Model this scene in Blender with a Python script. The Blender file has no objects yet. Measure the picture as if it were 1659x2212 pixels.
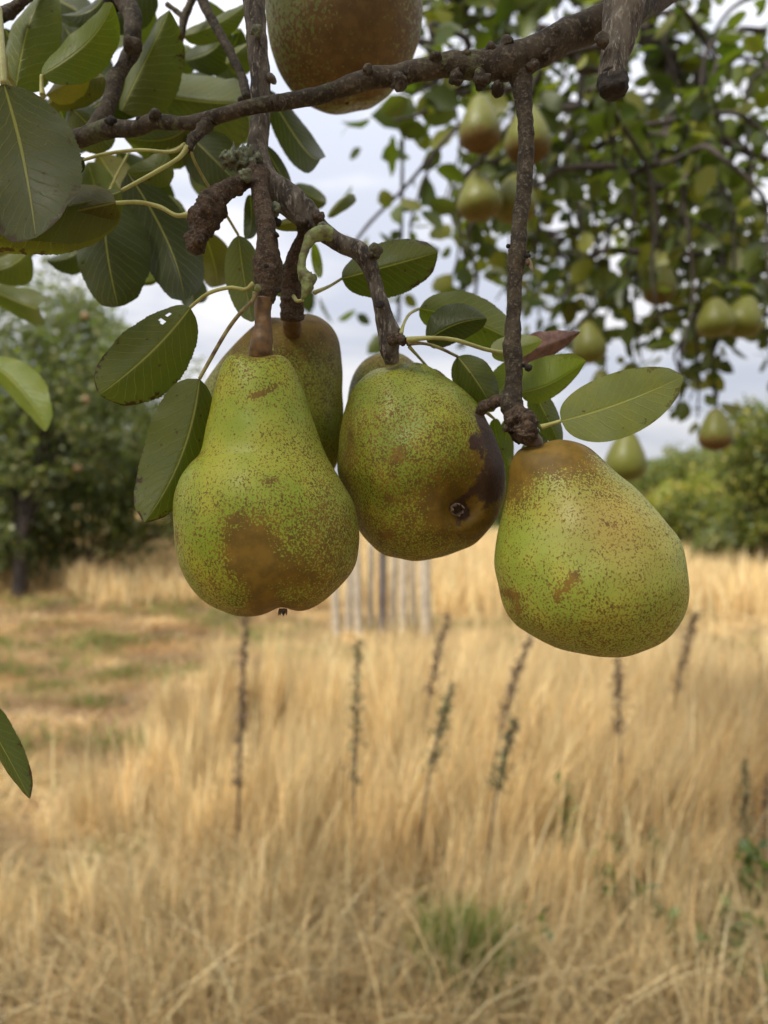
import bpy, math, random
import numpy as np
from mathutils import Vector, noise as mnoise
S = bpy.context.scene
COL = S.collection
rng = np.random.default_rng(7)
random.seed(7)

# ------------------------------------------------------------------ camera
CAMZ = 1.5; FPX = 1664.0; W0, H0 = 1659.0, 2212.0
cam = bpy.data.cameras.new('camera'); camo = bpy.data.objects.new('camera', cam); COL.objects.link(camo)
camo.location = (0, 0, CAMZ); camo.rotation_euler = (math.radians(90), 0, 0)
cam.sensor_fit = 'VERTICAL'; cam.sensor_height = 34.6; cam.lens = 34.6*FPX/H0
cam.clip_start = 0.02; cam.clip_end = 2000
cam.dof.use_dof = True; cam.dof.focus_distance = 0.338; cam.dof.aperture_fstop = 7.5
S.camera = camo
S.render.resolution_x = 768; S.render.resolution_y = 1024

# ------------------------------------------------------------------ world
SUN_EL, SUN_ROT = math.radians(50), math.radians(222)
w = bpy.data.worlds.new("World"); S.world = w; w.use_nodes = True
nt = w.node_tree; nt.nodes.clear()
def N(nt, t, **k):
    n = nt.nodes.new(t)
    for a, b in k.items(): setattr(n, a, b)
    return n
def Lk(nt, a, b): nt.links.new(a, b)
def MATH(nt, op, a, b=None, c=None, clamp=False):
    n = N(nt, 'ShaderNodeMath', operation=op); n.use_clamp = clamp
    for i, v in enumerate((a, b, c)):
        if v is None: continue
        if isinstance(v, (int, float)): n.inputs[i].default_value = v
        else: Lk(nt, v, n.inputs[i])
    return n.outputs[0]
def MIX(nt, f, a, b, mode='MIX'):
    n = N(nt, 'ShaderNodeMix', data_type='RGBA', blend_type=mode)
    for i, v in ((0, f), (6, a), (7, b)):
        if isinstance(v, (int, float)): n.inputs[i].default_value = v
        elif isinstance(v, tuple): n.inputs[i].default_value = (*v[:3], 1)
        else: Lk(nt, v, n.inputs[i])
    return n.outputs[2]
def RAMP(nt, x, lo, hi, a=0., b=1., smooth=True):
    n = N(nt, 'ShaderNodeMapRange'); n.interpolation_type = 'SMOOTHSTEP' if smooth else 'LINEAR'
    Lk(nt, x, n.inputs[0])
    for i, v in zip((1, 2, 3, 4), (lo, hi, a, b)): n.inputs[i].default_value = v
    return n.outputs[0]
def NOISE(nt, vec, scale, detail=3, rough=.55, dist=0.):
    n = N(nt, 'ShaderNodeTexNoise'); n.inputs['Scale'].default_value = scale
    n.inputs['Detail'].default_value = detail; n.inputs['Roughness'].default_value = rough
    n.inputs['Distortion'].default_value = dist
    if vec is not None: Lk(nt, vec, n.inputs['Vector'])
    return n.outputs[0]
def MAP(nt, vec, scale):
    n = N(nt, 'ShaderNodeMapping'); Lk(nt, vec, n.inputs[0]); n.inputs['Scale'].default_value = scale
    return n.outputs[0]
sky = N(nt, 'ShaderNodeTexSky', sky_type='NISHITA'); sky.sun_disc = False
sky.sun_elevation = SUN_EL; sky.sun_rotation = SUN_ROT; sky.air_density = 1; sky.dust_density = 3
tc = N(nt, 'ShaderNodeTexCoord')
sep = N(nt, 'ShaderNodeSeparateXYZ'); Lk(nt, tc.outputs['Generated'], sep.inputs[0])
z = MATH(nt, 'MAXIMUM', sep.outputs[2], 0.0)
n1 = NOISE(nt, MAP(nt, tc.outputs['Generated'], (1.3, 1.3, 4.5)), 2.2, 5, .52, .4)
cl = RAMP(nt, n1, .36, .62)
cc = MIX(nt, cl, (4.6, 4.85, 5.6), (7.3, 7.2, 7.3))
zen = MATH(nt, 'ADD', MATH(nt, 'MULTIPLY', MATH(nt, 'POWER', z, 1.3), 1.5), .80)
cc2 = MIX(nt, 1., cc, (1, 1, 1), 'MULTIPLY')
vm = N(nt, 'ShaderNodeVectorMath', operation='SCALE'); Lk(nt, cc2, vm.inputs[0]); Lk(nt, zen, vm.inputs['Scale'])
fin = MIX(nt, .93, sky.outputs[0], vm.outputs[0])
bg = N(nt, 'ShaderNodeBackground'); bg.inputs[1].default_value = .11; Lk(nt, fin, bg.inputs[0])
wo = N(nt, 'ShaderNodeOutputWorld'); Lk(nt, bg.outputs[0], wo.inputs[0])
sl = bpy.data.lights.new('sun', 'SUN'); sl.energy = 4.6; sl.angle = math.radians(18); sl.color = (1, .95, .86)
so = bpy.data.objects.new('sun', sl); COL.objects.link(so); so.location = (0, 0, 30)
dx, dy = math.sin(SUN_ROT)*math.cos(SUN_EL), math.cos(SUN_ROT)*math.cos(SUN_EL)
so.rotation_euler = Vector((dx, dy, math.sin(SUN_EL))).to_track_quat('Z', 'Y').to_euler()
S.view_settings.view_transform = 'Standard'; S.view_settings.look = 'None'
S.view_settings.exposure = 0.38; S.view_settings.gamma = 1
S.render.engine = 'CYCLES'
S.cycles.max_bounces = 8; S.cycles.transparent_max_bounces = 8

# ------------------------------------------------------------------ helpers
def P(px, py, d):
    return np.array(((px-W0/2)/FPX*d, d, CAMZ+(H0/2-py)/FPX*d))
def tag(o, label=None, cat=None, group=None, kind=None):
    if label: o['label'] = label
    if cat: o['category'] = cat
    if group: o['group'] = group
    if kind: o['kind'] = kind
    return o
ORG = {}
def thing(name, label, cat, loc, group=None):
    o = bpy.data.objects.new(name, None); COL.objects.link(o); o.location = tuple(loc); o.empty_display_size = .02
    ORG[o.name] = np.array(loc, float); tag(o, label, cat, group); return o
def mesh(name, V, F, mat=None, parent=None, smooth=True, uv=None, attrs=None, cols=None, loc=None):
    """V (n,3) world, F list of tuples OR (k,m) int array (all same size)."""
    V = np.asarray(V, float)
    if parent is not None: off = ORG[parent.name]
    elif loc is not None: off = np.array(loc, float)
    else: off = np.zeros(3)
    me = bpy.data.meshes.new(name)
    V2 = V-off
    if isinstance(F, np.ndarray): Fs = [F]
    elif F and isinstance(F[0], np.ndarray): Fs = F
    else: Fs = None
    if Fs is not None:
        me.vertices.add(len(V2)); me.vertices.foreach_set('co', V2.astype(np.float32).ravel())
        nl = sum(f.size for f in Fs); npoly = sum(len(f) for f in Fs)
        me.loops.add(nl); me.polygons.add(npoly)
        me.loops.foreach_set('vertex_index', np.concatenate([f.ravel() for f in Fs]).astype(np.int32))
        tot = np.concatenate([np.full(len(f), f.shape[1]) for f in Fs]); st = np.concatenate([[0], np.cumsum(tot)[:-1]])
        me.polygons.foreach_set('loop_start', st.astype(np.int32)); me.polygons.foreach_set('loop_total', tot.astype(np.int32))
        me.update(calc_edges=True); me.validate()
    else:
        me.from_pydata([tuple(v) for v in V2], [], F); me.update()
    if smooth: me.polygons.foreach_set('use_smooth', np.ones(len(me.polygons), bool))
    if uv is not None:
        l = me.uv_layers.new(name='UVMap'); vi = np.zeros(len(me.loops), np.int32); me.loops.foreach_get('vertex_index', vi)
        l.data.foreach_set('uv', np.asarray(uv, np.float32)[vi].ravel())
    for k, a in (attrs or {}).items():
        at = me.attributes.new(k, 'FLOAT', 'POINT'); at.data.foreach_set('value', np.asarray(a, np.float32))
    if cols is not None:
        at = me.color_attributes.new('tint', 'FLOAT_COLOR', 'POINT')
        c4 = np.ones((len(V), 4), np.float32); c4[:, :3] = cols; at.data.foreach_set('color', c4.ravel())
    if mat: me.materials.append(mat)
    o = bpy.data.objects.new(name, me); COL.objects.link(o)
    if parent is not None: o.parent = parent; ORG[o.name] = off
    else: o.location = tuple(off); ORG[o.name] = off
    return o
def catmull(pts, n):
    pts = np.asarray(pts, float); m = len(pts)
    ex = np.vstack([2*pts[0]-pts[1], pts, 2*pts[-1]-pts[-2]])
    out = []
    for i in range(m-1):
        p0, p1, p2, p3 = ex[i:i+4]
        for t in np.linspace(0, 1, n, endpoint=False):
            out.append(.5*((2*p1)+(-p0+p2)*t+(2*p0-5*p1+4*p2-p3)*t*t+(-p0+3*p1-3*p2+p3)*t**3))
    out.append(pts[-1]); return np.array(out)
def tube_arrays(path, seg=14, per=8, rough=0., nscale=200., rings=0., ringn=0):
    """path: list of (x,y,z,r) world"""
    c = catmull(path, per); r = np.maximum(c[:, 3], 1e-5); c = c[:, :3]; n = len(c)
    T = np.gradient(c, axis=0); T /= np.linalg.norm(T, axis=1)[:, None]+1e-12
    up = np.array((.13, 1., .07)); V = []; 
    a = np.cross(T, up); a /= np.linalg.norm(a, axis=1)[:, None]+1e-12; b = np.cross(T, a)
    th = np.linspace(0, 2*math.pi, seg, endpoint=False)
    V = c[:, None]+(a[:, None]*np.cos(th)[None, :, None]+b[:, None]*np.sin(th)[None, :, None])*r[:, None, None]
    if rough > 0:
        for i in range(n):
            ri = 1+rings*math.sin(i*ringn) if rings else 1.
            for j in range(seg):
                q = V[i, j]*nscale
                k = mnoise.fractal(Vector(q), 1., 2., 3)
                V[i, j] = c[i]+(V[i, j]-c[i])*(ri+rough*k)
    V = V.reshape(-1, 3); F = []
    for i in range(n-1):
        for j in range(seg):
            k = (j+1) % seg
            F.append((i*seg+j, i*seg+k, (i+1)*seg+k, (i+1)*seg+j))
    V = np.vstack([V, c[0], c[-1]]); e = n*seg
    for j in range(seg):
        k = (j+1) % seg
        F.append((e, k, j)); F.append((e+1, (n-1)*seg+j, (n-1)*seg+k))
    return V, F
def pp(path):
    """image-measured path (px,py,depth,rpx) -> world path with radii in metres"""
    return [(*P(x, y, d), r/FPX*d) for x, y, d, r in path]
def tube(name, path, mat, parent=None, seg=14, per=8, rough=0., nscale=200., loc=None, rings=0., ringn=0, px=True):
    V, F = tube_arrays(pp(path) if px else path, seg, per, rough, nscale, rings, ringn)
    return mesh(name, V, F, mat, parent, loc=loc)
def join(parts):
    Vs, Fs, o = [], [], 0
    for V, F in parts:
        Vs.append(V); Fs += [tuple(i+o for i in f) for f in F]; o += len(V)
    return np.vstack(Vs), Fs

# ------------------------------------------------------------------ materials
def newmat(name):
    m = bpy.data.materials.new(name); m.use_nodes = True; t = m.node_tree; t.nodes.clear()
    out = N(t, 'ShaderNodeOutputMaterial'); b = N(t, 'ShaderNodeBsdfPrincipled'); Lk(t, b.outputs[0], out.inputs[0])
    return m, t, b, out
def bump(t, b, h, strength=.3, dist=.001):
    n = N(t, 'ShaderNodeBump'); n.inputs['Strength'].default_value = strength; n.inputs['Distance'].default_value = dist
    Lk(t, h, n.inputs['Height']); Lk(t, n.outputs[0], b.inputs['Normal'])
def attr(t, name, kind='GEOMETRY'):
    n = N(t, 'ShaderNodeAttribute', attribute_name=name); n.attribute_type = kind; return n

def pear_mat(name, g1, g2, rus=(.165, .078, .010), rus2=(.10, .043, .007), dens=0.07, speck=1150.):
    m, t, b, o = newmat(name); oc = N(t, 'ShaderNodeTexCoord').outputs['Object']
    lo = NOISE(t, oc, 45, 3, .5); mid = NOISE(t, oc, 150, 3, .6)
    base = MIX(t, RAMP(t, lo, .35, .65), g1, g2)
    base = MIX(t, attr(t, 'yel').outputs['Fac'], base, (.36, .33, .03))
    base = MIX(t, attr(t, 'pale').outputs['Fac'], base, (.26, .30, .09))
    base = MIX(t, attr(t, 'blush').outputs['Fac'], base, (.30, .20, .065))
    fine = NOISE(t, MAP(t, oc, (1, 1, .85)), speck, 3, .62, .5); fine = MATH(t, 'ADD', MATH(t, 'MULTIPLY', MATH(t, 'SUBTRACT', fine, .5), 2.7), .5)
    f = MATH(t, 'ADD', fine, MATH(t, 'SUBTRACT', attr(t, 'rus').outputs['Fac'], .5-dens))
    f = MATH(t, 'ADD', f, MATH(t, 'MULTIPLY', MATH(t, 'SUBTRACT', lo, .5), .26))
    f = MATH(t, 'ADD', f, MATH(t, 'MULTIPLY', MATH(t, 'SUBTRACT', mid, .5), .22))
    mask = RAMP(t, f, .47, .60)
    # pale lenticel flecks between russet
    rc = MIX(t, RAMP(t, mid, .35, .65), rus, rus2)
    c = MIX(t, MATH(t, 'MULTIPLY', mask, .88), base, rc)
    vo = N(t, 'ShaderNodeTexVoronoi'); vo.inputs['Scale'].default_value = 420; Lk(t, oc, vo.inputs['Vector'])
    dot = RAMP(t, vo.outputs['Distance'], .10, .17, 1., 0.)
    vsel = N(t, 'ShaderNodeSeparateColor'); Lk(t, vo.outputs['Color'], vsel.inputs[0])
    dot = MATH(t, 'MULTIPLY', dot, RAMP(t, vsel.outputs[0], .55, .6))
    c = MIX(t, MATH(t, 'MULTIPLY', dot, .65), c, (.14, .10, .025))
    dk = attr(t, 'dark').outputs['Fac']
    dkm = RAMP(t, MATH(t, 'ADD', dk, MATH(t, 'MULTIPLY', MATH(t, 'SUBTRACT', NOISE(t, oc, 260, 4, .65), .5), 1.3)), .36, .66)
    c = MIX(t, dkm, c, MIX(t, mid, (.020, .012, .008), (.085, .042, .022)))
    Lk(t, c, b.inputs['Base Color'])
    b.inputs['Roughness'].default_value = .4; b.inputs['Specular IOR Level'].default_value = .27
    b.inputs['Subsurface Weight'].default_value = .08; b.inputs['Subsurface Radius'].default_value = (.004, .004, .001)
    b.inputs['Subsurface Scale'].default_value = .5
    Lk(t, RAMP(t, mask, 0, 1, .44, .62), b.inputs['Roughness'])
    hh = MATH(t, 'ADD', MATH(t, 'MULTIPLY', mask, .5), MATH(t, 'MULTIPLY', mid, 1.4))
    hh = MATH(t, 'ADD', hh, MATH(t, 'MULTIPLY', dkm, MATH(t, 'SUBTRACT', MATH(t, 'MULTIPLY', NOISE(t, oc, 400, 4, .7), 3.), 3.)))
    bump(t, b, hh, .3, .0007)
    return m
def bark_mat(name, c1, c2, c3, scale=160., lichen=(.24, .27, .17), la=.62, stretch=(1, 1, 1)):
    m, t, b, o = newmat(name); oc = MAP(t, N(t, 'ShaderNodeTexCoord').outputs['Object'], stretch)
    a = NOISE(t, oc, scale, 5, .65, .3); d = NOISE(t, oc, scale*4.5, 4, .7); e = NOISE(t, oc, scale*.35, 3, .6)
    c = MIX(t, RAMP(t, a, .38, .62), c1, c2); c = MIX(t, RAMP(t, d, .5, .7), c, c3)
    c = MIX(t, MATH(t, 'MULTIPLY', RAMP(t, MATH(t, 'ADD', MATH(t, 'MULTIPLY', e, .7), MATH(t, 'MULTIPLY', d, .3)), la, la+.07), .8), c, lichen)
    Lk(t, c, b.inputs['Base Color']); b.inputs['Roughness'].default_value = .8; b.inputs['Specular IOR Level'].default_value = .25
    bump(t, b, MATH(t, 'ADD', a, MATH(t, 'MULTIPLY', d, .5)), .9, .0016)
    return m
def leaf_mat(name, near=True):
    m, t, b, o = newmat(name)
    if near:
        oi = N(t, 'ShaderNodeObjectInfo'); col = oi.outputs['Color']
        uvn = N(t, 'ShaderNodeTexCoord'); oc = uvn.outputs['Object']
        sp = N(t, 'ShaderNodeSeparateXYZ'); Lk(t, uvn.outputs['UV'], sp.inputs[0])
        u = MATH(t, 'ABSOLUTE', MATH(t, 'SUBTRACT', sp.outputs[0], .5)); v = sp.outputs[1]
        big = NOISE(t, oc, 70, 3, .6); fine = NOISE(t, oc, 900, 3, .6)
        wob = MATH(t, 'MULTIPLY', MATH(t, 'SUBTRACT', NOISE(t, oc, 120, 2), .5), .06)
        midw = MATH(t, 'SUBTRACT', .021, MATH(t, 'MULTIPLY', v, .013))
        midm = MATH(t, 'SUBTRACT', 1., RAMP(t, MATH(t, 'DIVIDE', u, midw), .55, 1.25))
        q = MATH(t, 'ADD', MATH(t, 'SUBTRACT', v, MATH(t, 'MULTIPLY', MATH(t, 'POWER', u, .85), .42)), wob)
        fr = MATH(t, 'ABSOLUTE', MATH(t, 'SUBTRACT', MATH(t, 'FRACT', MATH(t, 'MULTIPLY', q, 12.)), .5))
        side = RAMP(t, fr, .0, .075, 1., 0.)
        side = MATH(t, 'MULTIPLY', side, RAMP(t, u, .3, .49, .75, .15))
        vo = N(t, 'ShaderNodeTexVoronoi', feature='DISTANCE_TO_EDGE'); vo.inputs['Scale'].default_value = 1100; Lk(t, oc, vo.inputs['Vector'])
        net = RAMP(t, vo.outputs['Distance'], .0, .09, 1., 0.)
        c = MIX(t, RAMP(t, big, .3, .7, .0, .45), col, MIX(t, 1., col, (1.35, 1.18, .55), 'MULTIPLY'))
        c = MIX(t, RAMP(t, fine, .3, .7, 0, .35), c, MIX(t, 1., c, (.7, .75, .7), 'MULTIPLY'))
        c = MIX(t, MATH(t, 'MULTIPLY', net, .22), c, MIX(t, .25, c, (.35, .40, .18)))
        c = MIX(t, MATH(t, 'MULTIPLY', side, .55), c, MIX(t, .35, c, (.42, .46, .16)))
        c = MIX(t, MATH(t, 'MULTIPLY', midm, .9), c, MIX(t, .62, c, (.40, .38, .12)))
        v2 = N(t, 'ShaderNodeTexVoronoi'); v2.inputs['Scale'].default_value = 190; Lk(t, oc, v2.inputs['Vector'])
        vs = N(t, 'ShaderNodeSeparateColor'); Lk(t, v2.outputs['Color'], vs.inputs[0])
        sd = MATH(t, 'ADD', v2.outputs['Distance'], MATH(t, 'MULTIPLY', MATH(t, 'SUBTRACT', fine, .5), .35))
        spots = MATH(t, 'MULTIPLY', RAMP(t, sd, .08, .17, 1., 0.), RAMP(t, vs.outputs[0], .52, .58))
        c = MIX(t, MATH(t, 'MULTIPLY', spots, .8), c, (.055, .028, .014))
        # dead brown edge patches, more towards the tip
        eg = MATH(t, 'ADD', MATH(t, 'ADD', MATH(t, 'MULTIPLY', u, .9), MATH(t, 'MULTIPLY', v, .42)), MATH(t, 'MULTIPLY', NOISE(t, oc, 160, 4, .7), 1.0))
        edge = RAMP(t, eg, 1.20, 1.27)
        c = MIX(t, MATH(t, 'MULTIPLY', edge, attr(t, 'brown', 'OBJECT').outputs['Fac']), c, (.05, .024, .012))
        hh = MATH(t, 'ADD', MATH(t, 'MULTIPLY', midm, 1.5), MATH(t, 'ADD', MATH(t, 'MULTIPLY', side, -.8), MATH(t, 'MULTIPLY', net, -.25)))
        bump(t, b, hh, .55, .0006)
    else:
        col = attr(t, 'tint').outputs['Color']
        oc = N(t, 'ShaderNodeTexCoord').outputs['Object']
        c = MIX(t, RAMP(t, NOISE(t, oc, 30, 3), .3, .7, 0, .5), col, MIX(t, 1., col, (1.3, 1.1, .6), 'MULTIPLY'))
    Lk(t, c, b.inputs['Base Color']); b.inputs['Roughness'].default_value = .42; b.inputs['Specular IOR Level'].default_value = .3
    tr = N(t, 'ShaderNodeBsdfTranslucent')
    Lk(t, MIX(t, 1., c, (1.2, 1.5, .35), 'MULTIPLY'), tr.inputs[0])
    mx = N(t, 'ShaderNodeMixShader'); mx.inputs[0].default_value = .40
    Lk(t, b.outputs[0], mx.inputs[1]); Lk(t, tr.outputs[0], mx.inputs[2]); Lk(t, mx.outputs[0], o.inputs[0])
    return m
def plain(name, c, rough=.7, c2=None, scale=100., bumpd=0., spec=.3):
    m, t, b, o = newmat(name); oc = N(t, 'ShaderNodeTexCoord').outputs['Object']
    n = NOISE(t, oc, scale, 4, .6)
    Lk(t, MIX(t, RAMP(t, n, .35, .65), c, c2 or tuple(x*.7 for x in c)), b.inputs['Base Color'])
    b.inputs['Roughness'].default_value = rough; b.inputs['Specular IOR Level'].default_value = spec
    if bumpd: bump(t, b, n, .8, bumpd)
    return m
def tint_mat(name, rough=.7, trans=.3, tc=(1., 1., .92)):
    m, t, b, o = newmat(name); col = attr(t, 'tint').outputs['Color']
    Lk(t, col, b.inputs['Base Color']); b.inputs['Roughness'].default_value = rough; b.inputs['Specular IOR Level'].default_value = .2
    tr = N(t, 'ShaderNodeBsdfTranslucent'); Lk(t, MIX(t, 1., col, tc, 'MULTIPLY'), tr.inputs[0])
    mx = N(t, 'ShaderNodeMixShader'); mx.inputs[0].default_value = trans
    Lk(t, b.outputs[0], mx.inputs[1]); Lk(t, tr.outputs[0], mx.inputs[2]); Lk(t, mx.outputs[0], o.inputs[0])
    return m
M = dict(
 pear=pear_mat('pear_skin', (.20, .262, .018), (.29, .305, .026), dens=.15),
 pear_b=pear_mat('pear_skin_olive', (.165, .220, .016), (.23, .255, .022), dens=.10),
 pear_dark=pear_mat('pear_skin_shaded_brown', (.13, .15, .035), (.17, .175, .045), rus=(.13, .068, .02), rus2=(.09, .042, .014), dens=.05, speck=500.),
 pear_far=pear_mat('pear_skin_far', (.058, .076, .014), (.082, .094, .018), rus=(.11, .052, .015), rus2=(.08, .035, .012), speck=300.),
 bark=bark_mat('twig_bark', (.055, .042, .026), (.024, .018, .012), (.12, .10, .072), 130.),
 bark_grey=bark_mat('grey_bark', (.105, .088, .068), (.030, .023, .018), (.24, .21, .175), 90., stretch=(1.6, 1.6, .45)),
 bark_moss=bark_mat('mossy_bark', (.06, .046, .031), (.025, .019, .013), (.13, .107, .08), 90., (.085, .09, .04), .54),
 bark_red=bark_mat('spur_bark', (.075, .049, .031), (.030, .019, .012), (.165, .12, .08), 240., la=.72),
 lichen=bark_mat('lichen', (.17, .185, .12), (.08, .085, .055), (.26, .28, .2), 420., la=.5),
 stem=plain('pear_stem', (.17, .095, .035), .5, (.10, .06, .03), 220., .0006),
 dark=plain('cut_wood', (.012, .010, .009), .9, (.035, .028, .023), 300., .0015),
 calyx=plain('calyx', (.045, .028, .018), .9, (.12, .08, .05), 600., .001),
 pet=plain('petiole', (.36, .36, .12), .5, (.27, .25, .08), 130.),
 pet_dark=plain('petiole_brown', (.30, .28, .11), .55, (.09, .05, .035), 110.),
 leaf=leaf_mat('leaf_blade'), crown=leaf_mat('crown_leaves', False),
 dead=plain('dead_leaf', (.20, .115, .09), .8, (.11, .06, .05), 180., .001),
 grass=tint_mat('dry_grass', .65, .42), weed=tint_mat('weed', .8, .1),
 far_bark=plain('far_bark', (.055, .044, .036), .9, (.025, .02, .017), 14., .01),
 wood=plain('stake_wood', (.42, .36, .27), .85, (.28, .235, .175), 12., .002),
 wood_dark=plain('dark_stake_wood', (.13, .11, .10), .85, (.08, .065, .055), 12., .002),
 fruit=plain('orange_fruit', (.20, .115, .06), .5, (.18, .15, .06), 30.),
 curl=plain('curled_leaf', (.20, .24, .09), .8, (.11, .10, .05), 260., .001),
)

# ------------------------------------------------------------------ terrain, sky setting
def smooth(a, b, x):
    t = np.clip((x-a)/(b-a), 0, 1); return t*t*(3-2*t)
def ground_z(x, y):
    x = np.asarray(x, float); y = np.asarray(y, float)
    z = .04*np.sin(x*1.7+.4)*np.cos(y*1.3)+.02*np.sin(x*4.1+y*3.3)
    z = z*smooth(0, 3, y+2)
    z = z+smooth(8, 26, y)*smooth(1, -5, x)*1.3
    z = z+smooth(35, 110, y)*smooth(2, 55, x)*8+smooth(60, 160, y)*4
    return z
def grid_axis(lo, hi, near, far_step):
    return None
xs = np.concatenate([-np.geomspace(400, 8, 30), np.linspace(-7.6, 7.6, 100), np.geomspace(8, 400, 30)])
ys = np.concatenate([np.linspace(-30, -1, 12), np.linspace(-.5, 14, 110), np.geomspace(14.4, 900, 46)])
X, Y = np.meshgrid(xs, ys); Z = ground_z(X, Y)
nx, ny = len(xs), len(ys); idx = np.arange(nx*ny).reshape(ny, nx)
Fg = np.stack([idx[:-1, :-1], idx[:-1, 1:], idx[1:, 1:], idx[1:, :-1]], -1).reshape(-1, 4)
m, t, b, o = newmat('ground'); oc = N(t, 'ShaderNodeTexCoord').outputs['Object']
g1 = NOISE(t, oc, 1.1, 5, .6, .3); g2 = NOISE(t, MAP(t, oc, (1, .5, 1)), 34, 5, .7); g3 = NOISE(t, oc, .55, 3, .5)
c = MIX(t, RAMP(t, g2, .35, .65), (.10, .065, .038), (.38, .26, .14))
c = MIX(t, RAMP(t, g1, .52, .68, 0, .75), c, (.30, .20, .13)); c = MIX(t, RAMP(t, g3, .56, .68, 0, .7), c, (.18, .19, .08))
sx = N(t, 'ShaderNodeSeparateXYZ'); Lk(t, oc, sx.inputs[0])
c = MIX(t, RAMP(t, MATH(t, 'ADD', sx.outputs[1], MATH(t, 'MULTIPLY', g3, 14.)), 40, 50), c, (.05, .065, .02))
Lk(t, c, b.inputs['Base Color']); b.inputs['Roughness'].default_value = .95; b.inputs['Specular IOR Level'].default_value = .1
bump(t, b, g2, 1., .03); M['ground'] = m
tag(mesh('ground', np.stack([X, Y, Z], -1).reshape(-1, 3), Fg, M['ground']), kind='structure')

# ------------------------------------------------------------------ grass (stuff)
def blades(name, x, y, h, wd, lean, leandir, cols, mat, label, droop=1., z0=None):
    n = len(x); L = 4
    s = np.linspace(0, 1, L+1); V = np.zeros((n, 2*L+1, 3)); zb = ground_z(x, y) if z0 is None else z0
    face = rng.uniform(0, math.pi, n); wx, wy = np.cos(face)*wd, np.sin(face)*wd
    for i, si in enumerate(s):
        k = lean*(si**1.8)*h; zz = h*si*(1-.35*droop*np.minimum(lean, 1.2)*si*si)
        cx = x+np.cos(leandir)*k; cy = y+np.sin(leandir)*k
        ww = (.8+.5*math.sin(si*3.0))*(1-si*.55)*.5
        if i < L:
            V[:, 2*i] = np.stack([cx-wx*ww, cy-wy*ww, zb+zz-.01], -1); V[:, 2*i+1] = np.stack([cx+wx*ww, cy+wy*ww, zb+zz-.01], -1)
        else: V[:, 2*i] = np.stack([cx, cy, zb+zz], -1)
    base = np.arange(n)[:, None]*(2*L+1)
    q = np.array([[2*i, 2*i+1, 2*i+3, 2*i+2] for i in range(L-1)]); tr = np.array([[2*L-2, 2*L-1, 2*L]])
    Fq = (base[:, None]+q[None]).reshape(-1, 4); Ft = (base[:, None]+tr[None]).reshape(-1, 3)
    cc = np.repeat(cols, 2*L+1, axis=0)
    return tag(mesh(name, V.reshape(-1, 3), [Fq, Ft], mat, smooth=False, cols=cc), label, None, None, 'stuff')
def straw(n, spread=1.):
    pal = np.array([(.88, .69, .375), (.86, .64, .32), (.70, .49, .23), (.89, .75, .45), (.52, .36, .18), (.68, .54, .28)])
    c = pal[rng.integers(0, len(pal), n)]*rng.uniform(.8, 1.12, (n, 1)); return np.clip(c, 0, .9)
def frustum_xy(n, d0, d1, margin=.12, p=1.):
    d = d0+(d1-d0)*rng.uniform(0, 1, n)**p
    # area-uniform in distance
    half = d*.52+margin; x = rng.uniform(-1, 1, n)*half
    return x, d
def lowmap(x, y, s, seed=0.):
    return np.array([mnoise.fractal(Vector((a*s+seed, b*s, seed)), 1., 2., 3) for a, b in zip(x, y)])
# tall tufts, middle distance
nt_ = 2300
tx, ty = frustum_xy(nt_*3, 2.2, 5.6, .3, .9)
xb = np.interp(ty, [2.2, 2.6, 3.1, 4., 5., 5.8], [-.3, -.6, -.95, -1.0, -.75, -.35])
edge = (tx-xb)/.8+lowmap(tx, ty, 1.3)*1.8
efade = .45+.55*smooth(-.1, .9, edge)
dens = lowmap(tx, ty, .9, 5.)
keep = (edge > rng.uniform(-.2, 1, len(tx))) & (dens > rng.uniform(-.75, .3, len(tx))) & (rng.uniform(0, 1, len(tx)) < np.interp(ty, [2.2, 3.2], [.45, 1.])) 
tx, ty, efade = tx[keep][:nt_], ty[keep][:nt_], efade[keep][:nt_]
k = 40; n = len(tx)*k
x = np.repeat(tx, k)+rng.normal(0, .022, n); y = np.repeat(ty, k)+rng.normal(0, .022, n)
th = np.repeat(efade*rng.uniform(.34, .92, len(tx))*np.interp(ty, [2.2, 2.6, 3., 3.6, 5.6], [.45, .62, .82, 1., 1.02])*np.where((tx > .45) & (ty < 3.), .7, 1.), k)
tl = np.repeat(rng.uniform(.05, .3, len(tx))+.28*smooth(-.2, 1.2, tx/ty*2)*rng.uniform(.3, 1.3, len(tx)), k); td = np.repeat(rng.normal(.3, .8, len(tx))+np.where(tx < -.25*ty, 1.6, 0), k)
blades('tall_dry_grass', x, y, th*rng.uniform(.6, 1.1, n), rng.uniform(.0022, .0052, n), tl*.8+rng.uniform(0, .2, n)**1.2,
       td+rng.normal(0, .9, n), straw(n)*np.repeat((rng.uniform(.55, 1.22, (len(tx), 1))*np.interp(ty, [2.2, 3.1], [.85, 1.])[:, None]), k, axis=0), M['grass'], 'tall pale golden dry grass standing across the meadow')
m_ = 2600; ii = rng.integers(0, len(tx), m_)
blades('grass_seed_stalks', tx[ii]+rng.normal(0, .05, m_), ty[ii]+rng.normal(0, .05, m_), efade[ii]*rng.uniform(.5, .95, m_)*np.interp(ty[ii], [2.2, 2.8, 3.6], [.6, .85, 1.]), rng.uniform(.004, .009, m_)*np.interp(ty[ii], [2.2, 3.4], [.6, 1.]), rng.uniform(.0, .4, m_), rng.normal(.3, 1.2, m_),
       straw(m_)*rng.uniform(.55, 1.2, (m_, 1))*np.interp(ty[ii], [2.2, 3.], [.9, 1.])[:, None], M['grass'], 'taller pale seed stalks rising through the dry grass')
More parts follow.
